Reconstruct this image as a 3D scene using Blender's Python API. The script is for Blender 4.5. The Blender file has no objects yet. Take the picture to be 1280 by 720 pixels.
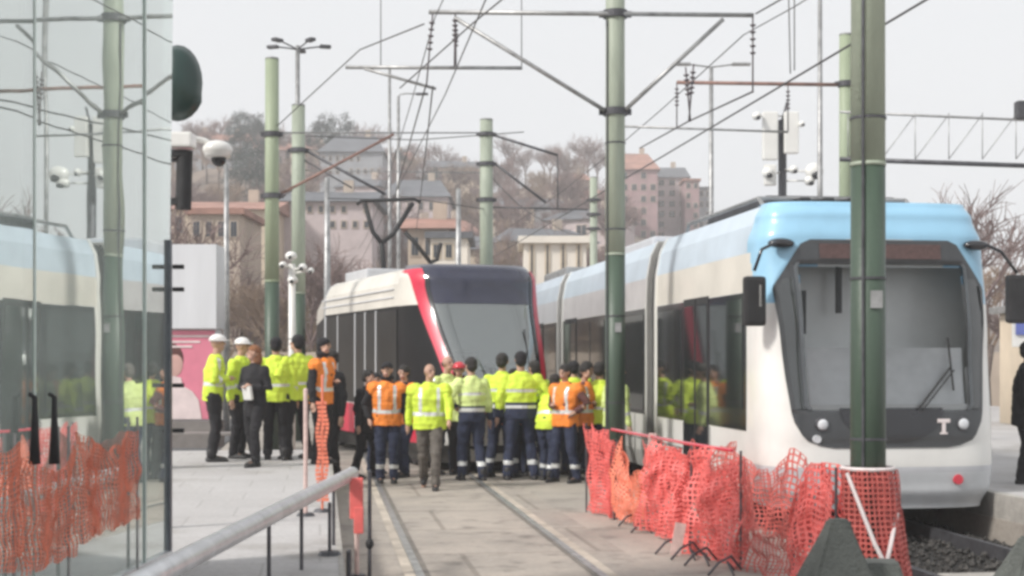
import bpy, bmesh, math, random
from mathutils import Vector, Matrix, noise
R = math.radians
PI = math.pi
random.seed(7)
scn = bpy.context.scene
COL = scn.collection
F = 1800.0
EYE = 1.8
YH = 450.0

def P(x, y, Y):
    return Vector(((x - 640) / F * Y, Y, EYE - (y - YH) / F * Y))
def gnd(x, y, z=0.0):
    """point on the level z seen at pixel x, y"""
    Y = F * (EYE - z) / (y - YH)
    return Vector(((x - 640) / F * Y, Y, z))
A = math.atan(240 / F)
U = Vector((-math.sin(A), math.cos(A), 0))
Rr = Vector((math.cos(A), math.sin(A), 0))
def T(off, d, z=0.0):
    return U * d + Rr * off + Vector((0, 0, z))

# ------------------------------------------------------------------ materials
MATS = {}
def mat(name, col, rough=0.6, metal=0.0, var=0.12, scale=3.0, bump=0.0, bscale=None, col2=None, spec=0.5, coat=0.0, streak=False):
    if name in MATS: return MATS[name]
    m = bpy.data.materials.new(name); m.use_nodes = True
    nt = m.node_tree; b = nt.nodes['Principled BSDF']
    tc = nt.nodes.new('ShaderNodeTexCoord')
    n = nt.nodes.new('ShaderNodeTexNoise'); n.inputs['Scale'].default_value = scale; n.inputs['Detail'].default_value = 6
    n.inputs['Roughness'].default_value = 0.65
    if streak:
        mp = nt.nodes.new('ShaderNodeMapping'); mp.inputs['Scale'].default_value = (1, 1, .15)
        nt.links.new(tc.outputs['Object'], mp.inputs[0]); nt.links.new(mp.outputs[0], n.inputs['Vector'])
    else:
        nt.links.new(tc.outputs['Object'], n.inputs['Vector'])
    mr = nt.nodes.new('ShaderNodeMapRange'); mr.inputs[1].default_value = .32; mr.inputs[2].default_value = .68
    nt.links.new(n.outputs['Fac'], mr.inputs[0])
    mx = nt.nodes.new('ShaderNodeMix'); mx.data_type = 'RGBA'
    c2 = col2 if col2 else tuple(c * (1 - 2 * var) for c in col)
    c1 = col if col2 else tuple(min(1, c * (1 + var)) for c in col)
    mx.inputs[6].default_value = (*c1, 1); mx.inputs[7].default_value = (*c2, 1)
    nt.links.new(mr.outputs[0], mx.inputs[0]); nt.links.new(mx.outputs[2], b.inputs['Base Color'])
    b.inputs['Roughness'].default_value = rough; b.inputs['Metallic'].default_value = metal
    b.inputs['Specular IOR Level'].default_value = spec
    b.inputs['Coat Weight'].default_value = coat
    b.inputs['Coat Roughness'].default_value = .08
    if bump:
        n2 = nt.nodes.new('ShaderNodeTexNoise'); n2.inputs['Scale'].default_value = bscale or scale * 8; n2.inputs['Detail'].default_value = 5
        nt.links.new(tc.outputs['Object'], n2.inputs['Vector'])
        bp = nt.nodes.new('ShaderNodeBump'); bp.inputs['Strength'].default_value = bump; bp.inputs['Distance'].default_value = .03
        nt.links.new(n2.outputs['Fac'], bp.inputs['Height']); nt.links.new(bp.outputs[0], b.inputs['Normal'])
    MATS[name] = m
    return m

def glass(name, tint, refl, rough=.02, film=0.0, ior=1.5):
    """window glass: looks through by tint, mirrors by refl at normal incidence, more at grazing angles"""
    if name in MATS: return MATS[name]
    m = bpy.data.materials.new(name); m.use_nodes = True
    nt = m.node_tree; nt.nodes.remove(nt.nodes['Principled BSDF'])
    out = nt.nodes['Material Output']
    tr = nt.nodes.new('ShaderNodeBsdfTransparent'); tr.inputs[0].default_value = (*tint, 1)
    gl = nt.nodes.new('ShaderNodeBsdfGlossy'); gl.inputs['Roughness'].default_value = rough; gl.inputs[0].default_value = (.93, .97, .95, 1)
    fr = nt.nodes.new('ShaderNodeFresnel'); fr.inputs[0].default_value = ior
    tc = nt.nodes.new('ShaderNodeTexCoord')
    n = nt.nodes.new('ShaderNodeTexNoise'); n.inputs['Scale'].default_value = 1.3; n.inputs['Detail'].default_value = 1
    nt.links.new(tc.outputs['Object'], n.inputs['Vector'])
    bp = nt.nodes.new('ShaderNodeBump'); bp.inputs['Strength'].default_value = .025; bp.inputs['Distance'].default_value = .05
    nt.links.new(n.outputs['Fac'], bp.inputs['Height']); nt.links.new(bp.outputs[0], gl.inputs['Normal'])
    ma = nt.nodes.new('ShaderNodeMath'); ma.operation = 'ADD'; ma.use_clamp = True; ma.inputs[1].default_value = refl
    nt.links.new(fr.outputs[0], ma.inputs[0])
    ms = nt.nodes.new('ShaderNodeMixShader')
    nt.links.new(ma.outputs[0], ms.inputs[0]); nt.links.new(tr.outputs[0], ms.inputs[1]); nt.links.new(gl.outputs[0], ms.inputs[2])
    last = ms.outputs[0]
    if film:
        d1_ = nt.nodes.new('ShaderNodeBsdfDiffuse'); d1_.inputs[0].default_value = (.92, .94, .93, 1); d2_ = nt.nodes.new('ShaderNodeBsdfTranslucent'); d2_.inputs[0].default_value = (.92, .95, .94, 1); df = nt.nodes.new('ShaderNodeAddShader'); nt.links.new(d1_.outputs[0], df.inputs[0]); nt.links.new(d2_.outputs[0], df.inputs[1])
        n2 = nt.nodes.new('ShaderNodeTexNoise'); n2.inputs['Scale'].default_value = 2.2; n2.inputs['Detail'].default_value = 6; nt.links.new(tc.outputs['Object'], n2.inputs['Vector'])
        mr = nt.nodes.new('ShaderNodeMapRange'); mr.inputs[1].default_value = .3; mr.inputs[2].default_value = .7; mr.inputs[3].default_value = film * .75; mr.inputs[4].default_value = film * 1.25; nt.links.new(n2.outputs['Fac'], mr.inputs[0])
        m5 = nt.nodes.new('ShaderNodeMixShader'); nt.links.new(mr.outputs[0], m5.inputs[0]); nt.links.new(last, m5.inputs[1]); nt.links.new(df.outputs[0], m5.inputs[2]); last = m5.outputs[0]
    nt.links.new(last, out.inputs[0])
    MATS[name] = m
    return m

M = dict(
    pole_up=mat('pole_paint_light', (.38, .425, .34), .55, 0, .2, 2.2, .15, 30, streak=True),
    pole_up2=mat('pole_paint_green', (.33, .385, .265), .55, 0, .12, 2.2, .15, 30, streak=True),
    pole_lo=mat('pole_paint_dark', (.055, .085, .06), .45, 0, .2, 3, .15, 30, streak=True),
    galv=mat('galvanised', (.38, .38, .38), .45, .6, .2, 6, .1),
    steel=mat('brushed_steel', (.74, .75, .77), .35, .35, .1, 8, .05),
    dsteel=mat('dark_steel', (.10, .10, .11), .5, .5, .2, 6, .1),
    wire=mat('wire_copper_dark', (.09, .085, .085), .6, .3, .1),
    rust=mat('rust_red_arm', (.30, .18, .15), .7, .1, .2, 4),
    insul=mat('insulator', (.12, .10, .11), .3),
    white=mat('white_paint', (.78, .77, .74), .3, 0, .07, .9, coat=.3),
    cream=mat('cream_paint', (.70, .665, .60), .35, 0, .07, 1.2, coat=.2),
    tramgrey=mat('tram_grey', (.58, .59, .62), .3, 0, .06, 1.5, coat=.3, streak=True),
    trampale=mat('tram_pale_blue', (.52, .61, .70), .3, 0, .06, 1.5, coat=.3),
    trampink=mat('tram_pale_pink', (.57, .55, .56), .35, 0, .08, 1.5, coat=.2),
    tramblue=mat('tram_sky_blue', (.30, .55, .74), .38, 0, .06, 1.0, coat=.4),
    red=mat('tram_red', (.62, .018, .06), .4, 0, .08, 2, coat=.12),
    black=mat('black_gloss', (.018, .018, .022), .15, 0, .1, 3, coat=.4),
    navy=mat('navy_gloss', (.03, .032, .06), .18, 0, .1, 3, coat=.5),
    rubber=mat('rubber', (.022, .022, .024), .7, 0, .2, 5, .2),
    under=mat('underframe_grime', (.035, .033, .03), .8, .1, .3, 5, .3),
    sideglass=mat('tinted_window', (.022, .026, .027), .05, 0, .1, 2, spec=1.0, coat=.7),
    led=mat('led_board', (.10, .055, .05), .3, 0, .2, 20),
    dash=mat('dash_grey', (.93, .93, .92), .6, 0, .06, 3),
    cabwall=mat('cab_wall', (.10, .125, .17), .6, 0, .2, 2),
    seatred=mat('seat_red', (.45, .05, .10), .8),
    lampglass=mat('lamp_lens', (.7, .72, .75), .1, 0, .1, 9, coat=1),
    redlens=mat('red_lens', (.65, .02, .05), .2, coat=1),
    skin=mat('skin', (.50, .30, .22), .55, 0, .12, 9),
    shoe=mat('shoe_black', (.022, .021, .022), .6),
    hair=mat('hair_dark', (.022, .018, .016), .6, 0, .3, 40, .5),
    hairginger=mat('hair_ginger', (.30, .12, .045), .6, 0, .3, 40, .5),
    hivis=mat('hi_vis_yellow', (.66, .84, .07), .75, 0, .10, 5, .4, 18),
    hivispale=mat('hi_vis_pale', (.68, .80, .30), .75, 0, .10, 5, .4, 18),
    orange=mat('hi_vis_orange', (.90, .26, .035), .75, 0, .10, 5, .4, 18),
    reflect=mat('reflective_tape', (.72, .73, .72), .35, .2, .05, 6),
    navycloth=mat('navy_cloth', (.022, .03, .065), .85, 0, .2, 6, .4, 20),
    blackcloth=mat('black_cloth', (.013, .012, .015), .85, 0, .2, 6, .4, 20),
    greycloth=mat('grey_cloth', (.13, .115, .10), .85, 0, .2, 6, .4, 20),
    browncloth=mat('brown_cloth', (.13, .05, .045), .85, 0, .2, 6, .4, 20),
    helmet=mat('helmet_white', (.78, .76, .74), .3, 0, .04, 3, coat=.5),
    helmetred=mat('helmet_red', (.60, .03, .05), .3, 0, .04, 3, coat=.5),
    eye=mat('eye_dark', (.03, .02, .02), .3),
    lip=mat('lip', (.36, .14, .12), .5),
    net=mat('safety_net', (.84, .165, .15), .55, 0, .10, 8),
    netdark=mat('safety_net_worn', (.60, .13, .11), .6, 0, .2, 8),
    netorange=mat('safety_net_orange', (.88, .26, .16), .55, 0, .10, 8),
    slat=mat('slat_pinkish', (.70, .52, .48), .7, 0, .15, 9),
    tape=mat('white_tape', (.78, .70, .69), .6),
    concrete=mat('concrete_block', (.12, .13, .12), .9, 0, .2, 4, .6, 40),
    kerb=mat('kerb_stone', (.40, .38, .35), .9, 0, .15, 4, .4, 40),
    poster=mat('poster_pink', (.74, .22, .31), .4, 0, .08, 1.2, coat=.3),
    posterwhite=mat('poster_white', (.78, .66, .66), .4, 0, .08, 3),
    posterskin=mat('poster_tan', (.62, .38, .34), .4, 0, .08, 3),
    panel=mat('panel_grey_white', (.66, .67, .70), .5, 0, .06, 1.5, streak=True),
    green=mat('dark_green_shell', (.010, .036, .030), .35, 0, .1, 3, coat=.3),
    bark=mat('bark', (.15, .115, .10), .9, 0, .2, 8),
    twig=mat('twigs_mauve', (.23, .165, .155), .9, 0, .15, .3),
    twig2=mat('twigs_tan', (.30, .22, .165), .9, 0, .15, .3),
    pine=mat('evergreen_needles', (.035, .062, .055), .8, 0, .45, .5),
    shrub=mat('dry_shrub', (.30, .22, .15), .9, 0, .35, .7),
    shrubg=mat('green_shrub', (.13, .17, .08), .9, 0, .35, .7),
    roofdark=mat('roof_slate', (.13, .135, .15), .8, 0, .15, .4),
    rooftile=mat('roof_tile', (.36, .20, .16), .85, 0, .2, .5),
    wallcream=mat('render_cream', (.62, .52, .40), .85, 0, .1, .4),
    wallgrey=mat('render_grey', (.34, .35, .37), .85, 0, .12, .4),
    wallbeige=mat('render_beige', (.48, .40, .33), .85, 0, .12, .4),
    wallpink=mat('render_pink', (.40, .27, .275), .85, 0, .12, .4),
    wallpale=mat('render_pale', (.55, .47, .47), .85, 0, .12, .4),
    wallwhite=mat('render_white', (.80, .74, .66), .8, 0, .06, .4),
    pane=mat('house_pane', (.045, .055, .07), .1, 0, .2, 1),
    bench=mat('bench_grey', (.24, .22, .21), .6, .2),
    bluesign=mat('sign_blue', (.14, .18, .50), .4),
)
M['shelter'] = glass('shelter_glass', (.86, .92, .90), .46, .012, film=.05)
M['wind'] = glass('windscreen_glass', (.92, .94, .96), -.02, .03)
M['windlight'] = glass('windscreen_pale_glass', (.38, .44, .46), .26, .05)

# ------------------------------------------------------------------ mesh helpers
def new(): return bmesh.new()
def fin(bm, name, m, parent=None, smooth=False):
    me = bpy.data.meshes.new(name)
    bm.normal_update(); bm.to_mesh(me); bm.free()
    ms = m if isinstance(m, (list, tuple)) else [m]
    for x in ms: me.materials.append(x)
    if smooth:
        for p in me.polygons: p.use_smooth = True
    o = bpy.data.objects.new(name, me); COL.objects.link(o)
    if parent: o.parent = parent
    return o
def tag(o, label=None, cat=None, group=None, kind=None):
    if label: o['label'] = label
    if cat: o['category'] = cat
    if group: o['group'] = group
    if kind: o['kind'] = kind
    return o
def empty(name, loc, rz=0.0, label=None, cat=None, group=None):
    o = bpy.data.objects.new(name, None); COL.objects.link(o)
    o.location = loc; o.rotation_euler = (0, 0, rz); o.empty_display_size = .2
    return tag(o, label, cat, group)
def dup(root, loc, rz=0.0, label=None, sc=None):
    def cp(o, par):
        c = o.copy(); COL.objects.link(c)
        if par is not None: c.parent = par
        for ch in o.children: cp(ch, c)
        return c
    c = cp(root, None); c.location = loc; c.rotation_euler = (0, 0, rz)
    if sc: c.scale = (sc, sc, sc) if not isinstance(sc, tuple) else sc
    if label: c['label'] = label
    return c
def box(bm, c, s, mi=0, rot=None, bev=0.0):
    r = bmesh.ops.create_cube(bm, size=1)
    vs = r['verts']
    bmesh.ops.scale(bm, vec=s, verts=vs)
    if bev:
        es = list({e for v in vs for e in v.link_edges})
        rr = bmesh.ops.bevel(bm, geom=es, offset=bev, segments=2, affect='EDGES', profile=.6)
        vs = list({v for f in rr['faces'] for v in f.verts} | {v for v in vs if v.is_valid})
    if rot is not None: bmesh.ops.rotate(bm, cent=(0, 0, 0), matrix=rot, verts=vs)
    bmesh.ops.translate(bm, vec=c, verts=vs)
    for f in {f for v in vs for f in v.link_faces}: f.material_index = mi
    return vs
def ring(c, ax, r, n, ry=None, xd=None):
    ax = ax.normalized()
    if xd is None:
        xd = ax.orthogonal().normalized()
    else:
        xd = (xd - ax * xd.dot(ax)).normalized()
    yd = ax.cross(xd)
    ry = r if ry is None else ry
    return [c + xd * (r * math.cos(2 * PI * k / n)) + yd * (ry * math.sin(2 * PI * k / n)) for k in range(n)]
def bridge(bm, rings, mi=0, cap=True):
    vr = [[bm.verts.new(p) for p in rg] for rg in rings]
    n = len(vr[0])
    for a, b in zip(vr, vr[1:]):
        for k in range(n):
            f = bm.faces.new((a[k], a[(k + 1) % n], b[(k + 1) % n], b[k])); f.material_index = mi
    if cap:
        f = bm.faces.new(vr[0][::-1]); f.material_index = mi
        f = bm.faces.new(vr[-1]); f.material_index = mi
    return vr
def cyl(bm, a, b, r, r2=None, n=12, mi=0):
    a = Vector(a); b = Vector(b); r2 = r if r2 is None else r2
    ax = b - a; xd = ax.orthogonal()
    bridge(bm, [ring(a, ax, r, n, xd=xd), ring(b, ax, r2, n, xd=xd)], mi)
def tube(bm, pts, r, n=6, mi=0):
    pts = [Vector(p) for p in pts]; rs = r if isinstance(r, (list, tuple)) else [r] * len(pts)
    rings = []; xd = None
    for i, p in enumerate(pts):
        ax = (pts[min(i + 1, len(pts) - 1)] - pts[max(i - 1, 0)])
        if xd is None: xd = ax.orthogonal()
        xd = (xd - ax.normalized() * xd.dot(ax.normalized())).normalized()
        rings.append(ring(p, ax, rs[i], n, xd=xd))
    bridge(bm, rings, mi)
def ball(bm, c, r, mi=0, seg=12):
    r = r if isinstance(r, (tuple, list)) else (r, r, r)
    res = bmesh.ops.create_uvsphere(bm, u_segments=seg, v_segments=max(6, seg // 2 + 2), radius=1)
    bmesh.ops.scale(bm, vec=r, verts=res['verts']); bmesh.ops.translate(bm, vec=c, verts=res['verts'])
    for f in {f for v in res['verts'] for f in v.link_faces}: f.material_index = mi
def lerp_tab(tab, z):
    if z <= tab[0][0]: return tab[0][1]
    for (a, va), (b, vb) in zip(tab, tab[1:]):
        if z <= b:
            t = (z - a) / (b - a); return va + (vb - va) * t
    return tab[-1][1]
def sm(tab, z):
    if z <= tab[0][0]: return tab[0][1]
    for (a, va), (b, vb) in zip(tab, tab[1:]):
        if z <= b:
            t = (z - a) / (b - a); t = t * t * (3 - 2 * t); return va + (vb - va) * t
    return tab[-1][1]

# ------------------------------------------------------------------ ground surfaces
def ground_mat(name, c1, c2, c3, slab=None, mortar=(.12, .11, .10), bumpy=.35, scale=.5, sw=1.2, sh=.9, mwid=.012):
    m = bpy.data.materials.new(name); m.use_nodes = True; nt = m.node_tree; b = nt.nodes['Principled BSDF']
    L = nt.links
    tc = nt.nodes.new('ShaderNodeTexCoord')
    mp = nt.nodes.new('ShaderNodeMapping'); mp.inputs['Rotation'].default_value = (0, 0, -A)
    L.new(tc.outputs['Object'], mp.inputs[0])
    n1 = nt.nodes.new('ShaderNodeTexNoise'); n1.inputs['Scale'].default_value = scale; n1.inputs['Detail'].default_value = 8; n1.inputs['Roughness'].default_value = .7
    n2 = nt.nodes.new('ShaderNodeTexNoise'); n2.inputs['Scale'].default_value = 22; n2.inputs['Detail'].default_value = 4
    n3 = nt.nodes.new('ShaderNodeTexNoise'); n3.inputs['Scale'].default_value = scale * 3.1; n3.inputs['Detail'].default_value = 5
    for n in (n1, n2, n3): L.new(mp.outputs[0], n.inputs['Vector'])
    r1 = nt.nodes.new('ShaderNodeMapRange'); r1.inputs[1].default_value = .35; r1.inputs[2].default_value = .65; L.new(n1.outputs['Fac'], r1.inputs[0])
    mx = nt.nodes.new('ShaderNodeMix'); mx.data_type = 'RGBA'; mx.inputs[6].default_value = (*c1, 1); mx.inputs[7].default_value = (*c2, 1); L.new(r1.outputs[0], mx.inputs[0])
    r3 = nt.nodes.new('ShaderNodeMapRange'); r3.inputs[1].default_value = .55; r3.inputs[2].default_value = .72; L.new(n3.outputs['Fac'], r3.inputs[0])
    m2 = nt.nodes.new('ShaderNodeMix'); m2.data_type = 'RGBA'; m2.inputs[7].default_value = (*c3, 1); L.new(r3.outputs[0], m2.inputs[0]); L.new(mx.outputs[2], m2.inputs[6])
    last = m2.outputs[2]
    m4 = nt.nodes.new('ShaderNodeMix'); m4.data_type = 'RGBA'; m4.blend_type = 'MULTIPLY'; m4.inputs[0].default_value = .35
    L.new(last, m4.inputs[6]); L.new(n2.outputs['Color'], m4.inputs[7]); 
    hs = nt.nodes.new('ShaderNodeHueSaturation'); hs.inputs['Saturation'].default_value = 0; hs.inputs['Value'].default_value = 1.9
    L.new(n2.outputs['Color'], hs.inputs['Color']); L.new(hs.outputs[0], m4.inputs[7])
    last = m4.outputs[2]
    if slab:
        br = nt.nodes.new('ShaderNodeTexBrick'); br.inputs['Scale'].default_value = 1; br.inputs['Brick Width'].default_value = sw; br.inputs['Row Height'].default_value = sh
        br.inputs['Mortar Size'].default_value = mwid; br.inputs['Mortar Smooth'].default_value = .3; br.offset = .5
        br.inputs['Color1'].default_value = (1, 1, 1, 1); br.inputs['Color2'].default_value = (.80, .79, .78, 1); br.inputs['Mortar'].default_value = (.42, .40, .38, 1)
        L.new(mp.outputs[0], br.inputs['Vector'])
        m3 = nt.nodes.new('ShaderNodeMix'); m3.data_type = 'RGBA'; m3.blend_type = 'MULTIPLY'; m3.inputs[0].default_value = slab
        L.new(last, m3.inputs[6]); L.new(br.outputs['Color'], m3.inputs[7]); last = m3.outputs[2]
    L.new(last, b.inputs['Base Color'])
    b.inputs['Roughness'].default_value = .82
    bp = nt.nodes.new('ShaderNodeBump'); bp.inputs['Strength'].default_value = bumpy; bp.inputs['Distance'].default_value = .02
    L.new(n2.outputs['Fac'], bp.inputs['Height']); L.new(bp.outputs[0], b.inputs['Normal'])
    return m

def strip(name, o0, o1, d0, d1, z, m, kind='structure', label=None):
    bm = new(); n = 24
    for i in range(n):
        a = d0 + (d1 - d0) * i / n; b = d0 + (d1 - d0) * (i + 1) / n
        vs = [bm.verts.new(T(o, d, z)) for o, d in ((o0, a), (o1, a), (o1, b), (o0, b))]
        bm.faces.new(vs)
    bmesh.ops.remove_doubles(bm, verts=bm.verts, dist=1e-4)
    o = fin(bm, name, m); tag(o, label, None, None, kind); return o
def slabbox(name, o0, o1, d0, d1, z0, z1, m, label=None, bev=.0):
    bm = new()
    c = T((o0 + o1) / 2, (d0 + d1) / 2, (z0 + z1) / 2)
    box(bm, c, (o1 - o0, d1 - d0, z1 - z0), rot=Matrix.Rotation(A, 3, 'Z'), bev=bev)
    o = fin(bm, name, m); tag(o, label, None, None, 'structure'); return o

MG = ground_mat('ground_dusty_concrete', (.395, .355, .31), (.30, .27, .24), (.20, .18, .16), None)
MT = ground_mat('track_slab', (.43, .38, .33), (.30, .27, .24), (.19, .17, .15), .55, sw=2.6, sh=1.9, mwid=.03, scale=.9)
MP = ground_mat('platform_paving', (.47, .455, .45), (.40, .385, .38), (.29, .27, .25), .35, sw=.8, sh=.8, scale=.35)
MB_ = ground_mat('ballast_dark', (.028, .026, .024), (.016, .015, .014), (.05, .045, .04), None, bumpy=1, scale=5)

# terrain height: flat near, a hill beyond 90 m whose skyline follows the photograph
RIDGE = [(-400, 190), (0, 180), (215, 182), (280, 168), (340, 182), (430, 185), (500, 195), (560, 212), (610, 216), (650, 205), (740, 205), (790, 235), (860, 262), (900, 275), (960, 300), (1100, 340), (1280, 370), (1700, 390)]
YR = 270.0
def hill(X, Y):
    if Y < 75: return 0.0
    px = 640 + F * X / max(Y, 1)
    H = EYE + (YH - 34 - sm(RIDGE, px)) / F * YR
    t = min(1, (Y - 75) / (YR - 75)); t = t * t * (3 - 2 * t) * .55 + t * .45
    if Y > YR: H *= max(.4, 1 - (Y - YR) / 400)
    nz = noise.noise(Vector((X * .03, Y * .03, 0))) * 2.2 * t
    return H * t + nz
def make_terrain():
    bm = new()
    ys = [72 + (i * 7.5) for i in range(0, 44)] + [410, 480, 700]
    cols = 60
    rows = []
    for Y in ys:
        row = []
        for c in range(cols + 1):
            px = -500 + c * (2400 / cols)
            X = (px - 640) / F * max(Y, 150)
            row.append(bm.verts.new((X, Y, hill(X, Y) - (.3 if Y < 76 else 0))))
        rows.append(row)
    for a, b in zip(rows, rows[1:]):
        for c in range(cols): bm.faces.new((a[c], a[c + 1], b[c + 1], b[c]))
    hm = mat('hill_scrub', (.20, .155, .125), .95, 0, .3, .12, .8, 1.5)
    o = fin(bm, 'hill', hm, smooth=True); tag(o, None, None, None, 'structure')
make_terrain()

# ground: one sheet with a shallow trough cut for the right-hand track
bm = new()
TO0, TO1, TD0, TD1 = 4.72, 7.62, 5.0, 60.0
S = 2500
def gq(o0, o1, d0, d1, z=0):
    bm.faces.new([bm.verts.new(T(o, d, z)) for o, d in ((o0, d0), (o1, d0), (o1, d1), (o0, d1))])
gq(-S, TO0, -200, S); gq(TO1, S, -200, S); gq(TO0, TO1, -200, TD0); gq(TO0, TO1, TD1, S)
gq(TO0, TO1, TD0, TD1, -.28)
for (a, b) in (((TO0, TD0), (TO0, TD1)), ((TO1, TD1), (TO1, TD0)), ((TO1, TD0), (TO0, TD0)), ((TO0, TD1), (TO1, TD1))):
    bm.faces.new([bm.verts.new(T(*a, 0)), bm.verts.new(T(*b, 0)), bm.verts.new(T(*b, -.28)), bm.verts.new(T(*a, -.28))])
bmesh.ops.remove_doubles(bm, verts=bm.verts, dist=1e-4)
tag(fin(bm, 'ground', MG), None, None, None, 'structure')
strip('ballast', TO0 + .01, TO1 - .01, TD0 + .01, TD1 - .01, -.262, MB_)
MO = 1.58      # offset of the middle track from the vanishing line through the camera
RO = 6.17      # offset of the right-hand track
strip('track_bed', MO - 1.25, MO + 1.25, 4, 70, .004, MT)
for s in (-1, 1):
    o = MO + s * .7525
    slabbox('track_rail', o - .035, o + .035, 4, 70, -.05, .014, M['galv'], None)
    strip('rail_groove', o - s * .035 - s * .0, o - s * .085, 4, 70, .0085, mat('groove', (.19, .17, .15), .9)) if s > 0 else strip('rail_groove', o + .035, o + .085, 4, 70, .0085, mat('groove', (.19, .17, .15), .9))
    strip('rail_grout', o + s * .037, o + s * .13, 4, 70, .0085, mat('grout', (.50, .44, .37), .9, 0, .2, 2))
for s in (-1, 1):
    slabbox('track_rail', RO + s * .7525 - .035, RO + s * .7525 + .035, 5.1, 59, -.262, -.11, M['dsteel'])
for o in (MO - 1.9, MO + 2.1):
    pass
# stones lying in the trough (uncountable)
bm = new()
for i in range(2600):
    o_ = random.uniform(TO0 + .06, TO1 - .06); d_ = random.uniform(8.5, 17.5)
    p = T(o_, d_, -.25 + random.uniform(0, .03)); r = random.uniform(.02, .05)
    ov = [bm.verts.new(p + Vector(q) * r * random.uniform(.7, 1.25)) for q in ((1, .2, 0), (-1, -.1, .1), (.1, 1, 0), (0, -1, .2), (.1, 0, .9), (0, 0, -1))]
    for a in ((0, 2, 4), (2, 1, 4), (1, 3, 4), (3, 0, 4), (2, 0, 5), (1, 2, 5), (3, 1, 5), (0, 3, 5)): bm.faces.new([ov[i] for i in a])
tag(fin(bm, 'ballast_stones', mat('stone', (.06, .056, .052), .9, 0, .45, 9)), 'loose grey ballast stones between the rails before the blue tram', 'stones', None, 'stuff')
slabbox('sleeper_plinth', TO0 + .9, TO1 - .3, 10.2, 12.6, -.262, -.16, M['kerb'])
# left platform and right platform
PZ = .35
slabbox('platform', -9.5, .13, 2.5, 23.5, -.3, PZ, MP)
slabbox('platform_kerb', .13, .17, 2.5, 23.5, -.3, PZ + .004, M['kerb'])
slabbox('platform_right', 7.75, 22, 6, 48, -.3, .28, MP)
slabbox('platform_kerb', 7.63, 7.75, 6, 48, -.3, .284, M['kerb'])
# low ramp stones at the far end of the left platform
slabbox('kerb_step', -9.5, .15, 23.5, 23.9, -.3, .18, M['kerb'])
slabbox('road', -60, -2.0, 27, 44, -.1, .02, mat('asphalt', (.10, .10, .105), .85, 0, .15, 2, .3, 40))

# ------------------------------------------------------------------ poles, lamps, wires
SPLIT = 3.26
def pole(x, Y, top, r=.13, up='pole_up', label='', lo=True, group='green overhead line poles', r2=None, name='catenary_pole'):
    X = (x - 640) / F * Y
    t = empty(name, (X, Y, 0), 0, label, 'pole', group)
    r2 = r2 or r * .93
    if lo:
        bm = new(); cyl(bm, (0, 0, 0), (0, 0, SPLIT), r * 1.02, r * .985, 28); fin(bm, 'painted_base', M['pole_lo'], t, True)
        bm = new(); cyl(bm, (0, 0, SPLIT), (0, 0, top), r * .98, r2, 28); fin(bm, 'shaft', M[up], t, True)
        bm = new(); cyl(bm, (0, 0, SPLIT - .01), (0, 0, SPLIT + .02), r * 1.015, r * 1.015, 28); fin(bm, 'collar', M[up], t, True)
    else:
        bm = new(); cyl(bm, (0, 0, 0), (0, 0, top), r, r2, 24); fin(bm, 'shaft', M[up], t, True)
    bm = new(); box(bm, (0, 0, .015), (r * 3.2, r * 3.2, .03), bev=.005)
    for a, b in ((1, 1), (1, -1), (-1, 1), (-1, -1)): cyl(bm, (a * r * 1.3, b * r * 1.3, .03), (a * r * 1.3, b * r * 1.3, .08), .018, n=8)
    fin(bm, 'base_plate', M['galv'], t)
    bm = new(); cyl(bm, (0, 0, top), (0, 0, top + .03), r2 * 1.08, r2 * .9, 20); fin(bm, 'cap', M['galv'], t)
    return t
def band(t, z, r=.15):
    bm = new(); cyl(bm, (0, 0, z - .05), (0, 0, z + .05), r, r, 20); box(bm, (r + .02, 0, z), (.07, .06, .08)); box(bm, (-r - .02, 0, z), (.07, .06, .08))
    fin(bm, 'clamp', M['dsteel'], t)
def arm(t, a, b, r=.025, m='galv', name='crossarm'):
    """an arm between two world points, a child of pole t"""
    bm = new(); off = t.location
    cyl(bm, Vector(a) - off, Vector(b) - off, r, n=10); return fin(bm, name, M[m], t, True)
def insul(t, a, b, name='insulator'):
    bm = new(); off = t.location; a = Vector(a) - off; b = Vector(b) - off
    cyl(bm, a, b, .012, n=6); L = (b - a).length; n = max(3, int(L / .05)); mid0, mid1 = a.lerp(b, .15), a.lerp(b, .5)
    for k in range(5):
        c = mid0.lerp(mid1, k / 4); d = (b - a).normalized(); cyl(bm, c - d * .01, c + d * .012, .045, .03, 10)
    return fin(bm, name, M['insul'], t, True)

# the near pole before the blue tram and the one with the double cantilever
p1 = pole(1085, 10.8, 8.2, .13, 'pole_up', 'thick green pole in front of the blue tram, dark green to head height')
for z in (5.6,): band(p1, z)
p2 = pole(769, 20.0, 8.4, .14, 'pole_up', 'green pole left of the blue tram with a long braced crossarm on both sides')
Yp = 20.0
def Q(x, y, Y=Yp): return P(x, y, Y)
arm(p2, Q(536, 15, 19.9), Q(942, 19, 19.9), .032)
arm(p2, Q(568, 22, 19.9), Q(756, 138, 19.9), .03, name='strut')
arm(p2, Q(904, 24, 19.9), Q(782, 137, 19.9), .03, name='strut')
band(p2, Q(0, 18).z, .17); band(p2, Q(0, 140).z, .17)
insul(p2, Q(541, 15, 19.9), Q(533, 108, 19.9)); insul(p2, Q(569, 16, 19.9), Q(568, 84, 19.9)); insul(p2, Q(941, 17, 19.9), Q(941, 116, 19.9))
insul(p2, Q(867, 80, 19.9), Q(861, 152, 19.9)); insul(p2, Q(857, 84, 19.9), Q(863, 152, 19.9))
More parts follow.
